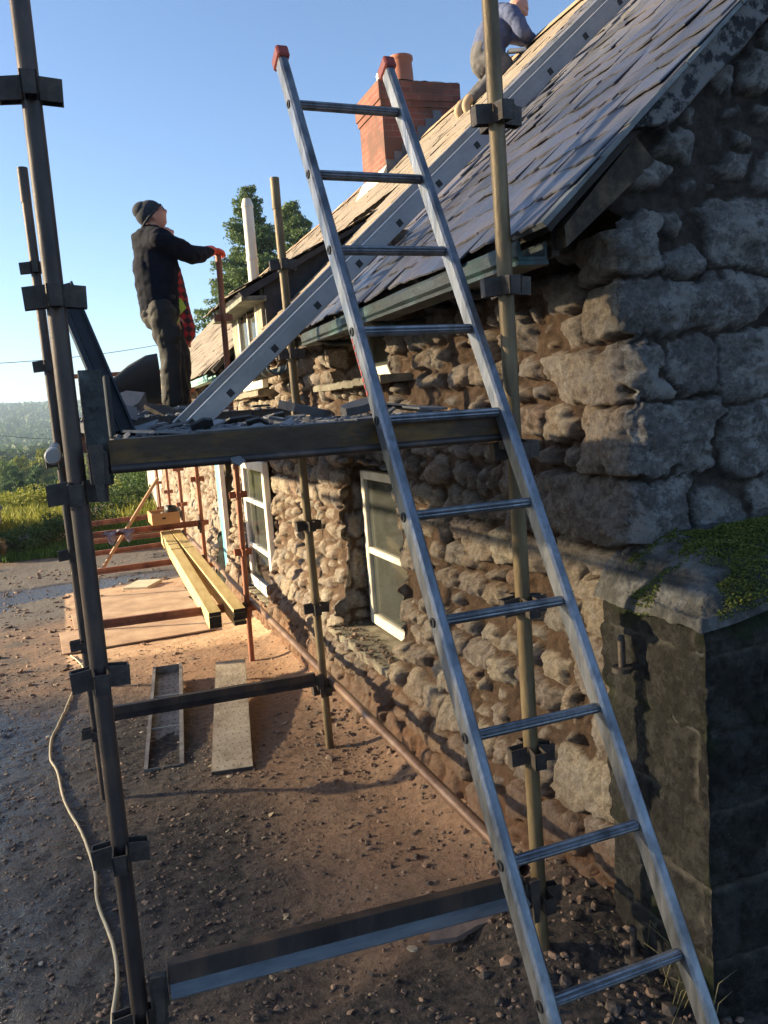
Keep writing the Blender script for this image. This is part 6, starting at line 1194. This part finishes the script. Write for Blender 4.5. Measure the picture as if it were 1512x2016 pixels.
# tall trees far to the left, between the yard and the low sun: they throw the shade over the near half
SAZ = Vector((math.sin(SUN_AZ), math.cos(SUN_AZ), 0)); SPE = Vector((-SAZ.y*-1, -SAZ.x, 0)) if False else Vector((0.459, 0.889, 0))
def shade_tree(s_, A_, top, rad, label, seed, cone=True, n=26000):
    rng = np.random.default_rng(seed); p = SPE*s_+SAZ*A_; zb = float(gz(p.x, p.y))-0.3; t = empty('tall_spruce' if cone else 'tall_broadleaf_tree', (p.x, p.y, zb)); tag(t, label, 'tree')
    H_ = top-zb; z = H_*(1-rng.random(n)**0.50)*0.98+0.3; R = np.minimum(rad, (H_-z)/2.25) if cone else rad*np.sqrt(np.clip(1-((z/H_-0.45)/0.56)**2, 0.02, 1)); R = R*(0.9+0.2*vn(z*0.9, z*0, seed)); a = rng.uniform(0, 6.283, n); r = R*rng.random(n)**0.4
    C = np.stack([r*np.cos(a), r*np.sin(a), z-0.12*r], -1); V, Fc, T = leafmesh(C, None, 0.26, rng, 0.6, np.clip(rng.normal(0.45, 0.2, n), 0, 1)); npmesh('crown', V, Fc, LM['needle' if cone else 'dark'], t, False, {'tint': T})
    b = MB(); b.tube([(0, 0, -0.2), (0, 0, H_*0.95)], [0.5, 0.05], 10)
    for k in range(30): z_ = H_*(0.12+0.8*k/30); rr_ = min(rad, (H_-z_)/2.25)*0.85; q_ = k*2.4; b.tube([(0, 0, z_), (rr_*math.cos(q_), rr_*math.sin(q_), z_-0.1*rr_)], [0.09, 0.02], 5)
    b.build('trunk', bark, t, True)
shade_tree(-0.9, 55, 26.8, 6.3, 'very tall spruce far out of the picture to the left, nearest the lane', 901, True, 8500)
shade_tree(-6.5, 57, 25.5, 6.5, 'tall spruce out of the picture to the left, second from the lane', 902, True, 8500)
shade_tree(-13, 54, 24.5, 6.5, 'tall spruce out of the picture to the left, third from the lane', 903, True, 9000)
shade_tree(-3.5, 61, 22.5, 6.0, 'broad tree behind the tall spruces out of the picture to the left', 904, False, 2600)
shade_tree(-10, 62, 22.0, 6.0, 'broad tree at the far end behind the tall spruces on the left', 905, False, 5000)
shade_tree(-19, 58, 23.0, 7.0, 'broad tree at the near end of the tall spruces on the left', 906, False, 9000)
# bushes, weeds, grass verge
def tuft_field(name, n, pf, hgt, m, seed, wdt=0.012, lean=0.35):
    rng = np.random.default_rng(seed); V = []; Fc = []; T = []; k = 0; tries = 0
    while k < n and tries < n*20:
        tries += 1; q = pf(rng)
        if q is None: continue
        x, y, z = q; h_ = hgt*rng.uniform(0.5, 1.3); a = rng.uniform(0, 6.28); dx, dy = math.cos(a)*h_*lean*rng.random(), math.sin(a)*h_*lean*rng.random(); wx_, wy_ = -math.sin(a)*wdt, math.cos(a)*wdt
        V += [(x-wx_, y-wy_, z), (x+wx_, y+wy_, z), (x+dx*0.4+wx_*0.7, y+dy*0.4+wy_*0.7, z+h_*0.6), (x+dx, y+dy, z+h_)]; Fc.append((4*k, 4*k+1, 4*k+2, 4*k+3)); T += [rng.random()]*4; k += 1
    o = npmesh(name, np.array(V), np.array(Fc), m, None, False, {'tint': np.array(T)}); tag(o, kind='stuff'); return o
grm = leaf_mat('grass_blades', ((0, (0.03, 0.07, 0.012)), (0.5, (0.08, 0.15, 0.025)), (1, (0.16, 0.24, 0.05))))
def pf1(rng):
    y = 15.3+(rng.random()**1.5)*11; px = rng.uniform(-10, 340); d = unproj(px, 1000, y); return (d.x, y, gnd(d.x, y)) if (y+0.15*d.x > 15.4) else None
tuft_field('grass', 15000, pf1, 0.16, grm, 21, 0.014)
def pf2(rng):
    y = rng.uniform(19, 30); px = rng.uniform(-15, 330); d = unproj(px, 1000, y); 
    wxl = np.interp(y, [p[1] for p in wp], [p[0] for p in wp]); 
    if d.x > wxl-0.3 and px < 180: return None
    return (d.x, y, gnd(d.x, y)+rng.uniform(0, 0.2))
tuft_field('tall_weeds', 9000, pf2, 0.30, LM['gold'], 22, 0.022, 0.6)
def shrub(x, y, h_, w_, kind, label, seed, par_name='shrub', grp='shrubs along the field wall', leaf=0.05):
    rng = np.random.default_rng(seed); z0 = gnd(x, y); t = empty(par_name, (x, y, z0)); tag(t, label, 'shrub', grp); lob = [(rng.normal(0, w_*0.28), rng.normal(0, w_*0.2), rng.uniform(0.25, 0.8)*h_, w_*0.24, w_*0.24, h_*0.2) for _ in range(10)]
    C, k = crown_pts(rng, 1800, lob); C[:, 2] = np.clip(C[:, 2], 0.02, None); V, Fc, T = leafmesh(C, None, leaf, rng, 0.6, np.clip(rng.normal(0.45, 0.18, 1800), 0, 1)); npmesh('foliage', V, Fc, LM[kind] if kind in LM else kind, t, False, {'tint': T})
    b = MB(); 
    for l in lob[:6]: b.tube([(0, 0, -0.1), tuple(l[:3])], [0.02, 0.006], 5)
    b.build('stems', bark, t, True)
tanl = leaf_mat('dry_tan_leaves', ((0, (0.20, 0.13, 0.06)), (1, (0.42, 0.31, 0.15))))
dk = 'dark'
for k, (x, y, h_, w_, kd, lab) in enumerate([(-1.42, 15.9, 0.5, 0.45, tanl, 'dry tan shrub by the corner of the low outbuilding'), (-0.9, 16.5, 0.6, 0.9, dk, 'dark ivy clump on the field wall next to the dry tan shrub'), (-0.35, 17.3, 0.65, 1.0, dk, 'dark bramble clump against the middle of the field wall'), (0.25, 18.6, 0.7, 1.1, dk, 'dark bramble clump half hidden by the near standard'),
      (1.0, 20.6, 0.8, 1.4, dk, 'dark bush behind the rusty cross beams, left one'), (1.9, 22.5, 0.9, 1.6, dk, 'dark bush behind the purple grey cloth'), (2.9, 25.0, 1.4, 2.2, dk, 'large dark bush behind the wooden box'), (3.2, 30, 2.2, 3.0, 'mid', 'green bush on the slope beyond the far cottage corner'), (-2.0, 26, 1.1, 2.4, 'gold', 'yellow green bush above the field wall at the left'), (-0.6, 25, 1.0, 2.2, 'gold', 'yellow green bush above the middle of the field wall'), (0.6, 28, 1.4, 2.6, 'gold', 'tall yellow green bush by the near standard')]): shrub(x, y, h_, w_, kd, lab, 500+k, leaf=0.03 if h_ < 0.9 else 0.05)
# overhead wires
wire_m = mat('wire', ((0, (0.02, 0.02, 0.02)), (1, (0.03, 0.03, 0.03))), 3, 0.6)
def wire(p, q, sag, r_, lab):
    p = Vector(p); q = Vector(q); b = MB(); b.tube([p.lerp(q, k/24)-V3(0, 0, sag*4*(k/24)*(1-k/24)) for k in range(25)], r_, 5, False); o = b.build('overhead_wire', wire_m, None, True); tag(o, lab, 'wire')
wire(unproj(-60, 718, 30), unproj(420, 655, 38), 0.25, 0.012, 'thin overhead wire crossing the sky behind the workers')
wire(unproj(-60, 850, 28), unproj(190, 864, 30), 0.10, 0.008, 'lower dark wire crossing in front of the far valley')
# weeds at the pillar foot
tw = MB(); rr2 = random.Random(5)
for k in range(16):
    x = rr2.gauss(1.55, 0.07); y = rr2.gauss(-0.33, 0.08); z = gnd(x, y); a = rr2.uniform(0, 6.28); L_ = rr2.uniform(0.06, 0.2); tw.tube([(x, y, z), (x+0.3*L_*math.cos(a), y+0.3*L_*math.sin(a), z+L_*0.8), (x+0.8*L_*math.cos(a), y+0.8*L_*math.sin(a), z+L_*0.9)], [0.002, 0.0015, 0.0006], 4)
o = tw.build('dry_grass', mat('dry_grass_blades', ((0, (0.06, 0.07, 0.02)), (1, (0.25, 0.2, 0.1))), 5, 0.8), None, True); tag(o, kind='stuff')
# air
hz = MB(); hz.box((-2600, -1500, -60), (2600, 2600, 75)); ho = hz.build('haze', None); tag(ho, kind='stuff')
hm = bpy.data.materials.new('haze'); hm.use_nodes = True; N = hm.node_tree.nodes; L = hm.node_tree.links; N.remove(N['Principled BSDF']); pv = N.new('ShaderNodeVolumePrincipled'); pv.inputs['Color'].default_value = (0.62, 0.80, 1.0, 1); pv.inputs['Density'].default_value = 0.00036; L.new(pv.outputs[0], N['Material Output'].inputs['Volume']); ho.data.materials.append(hm)
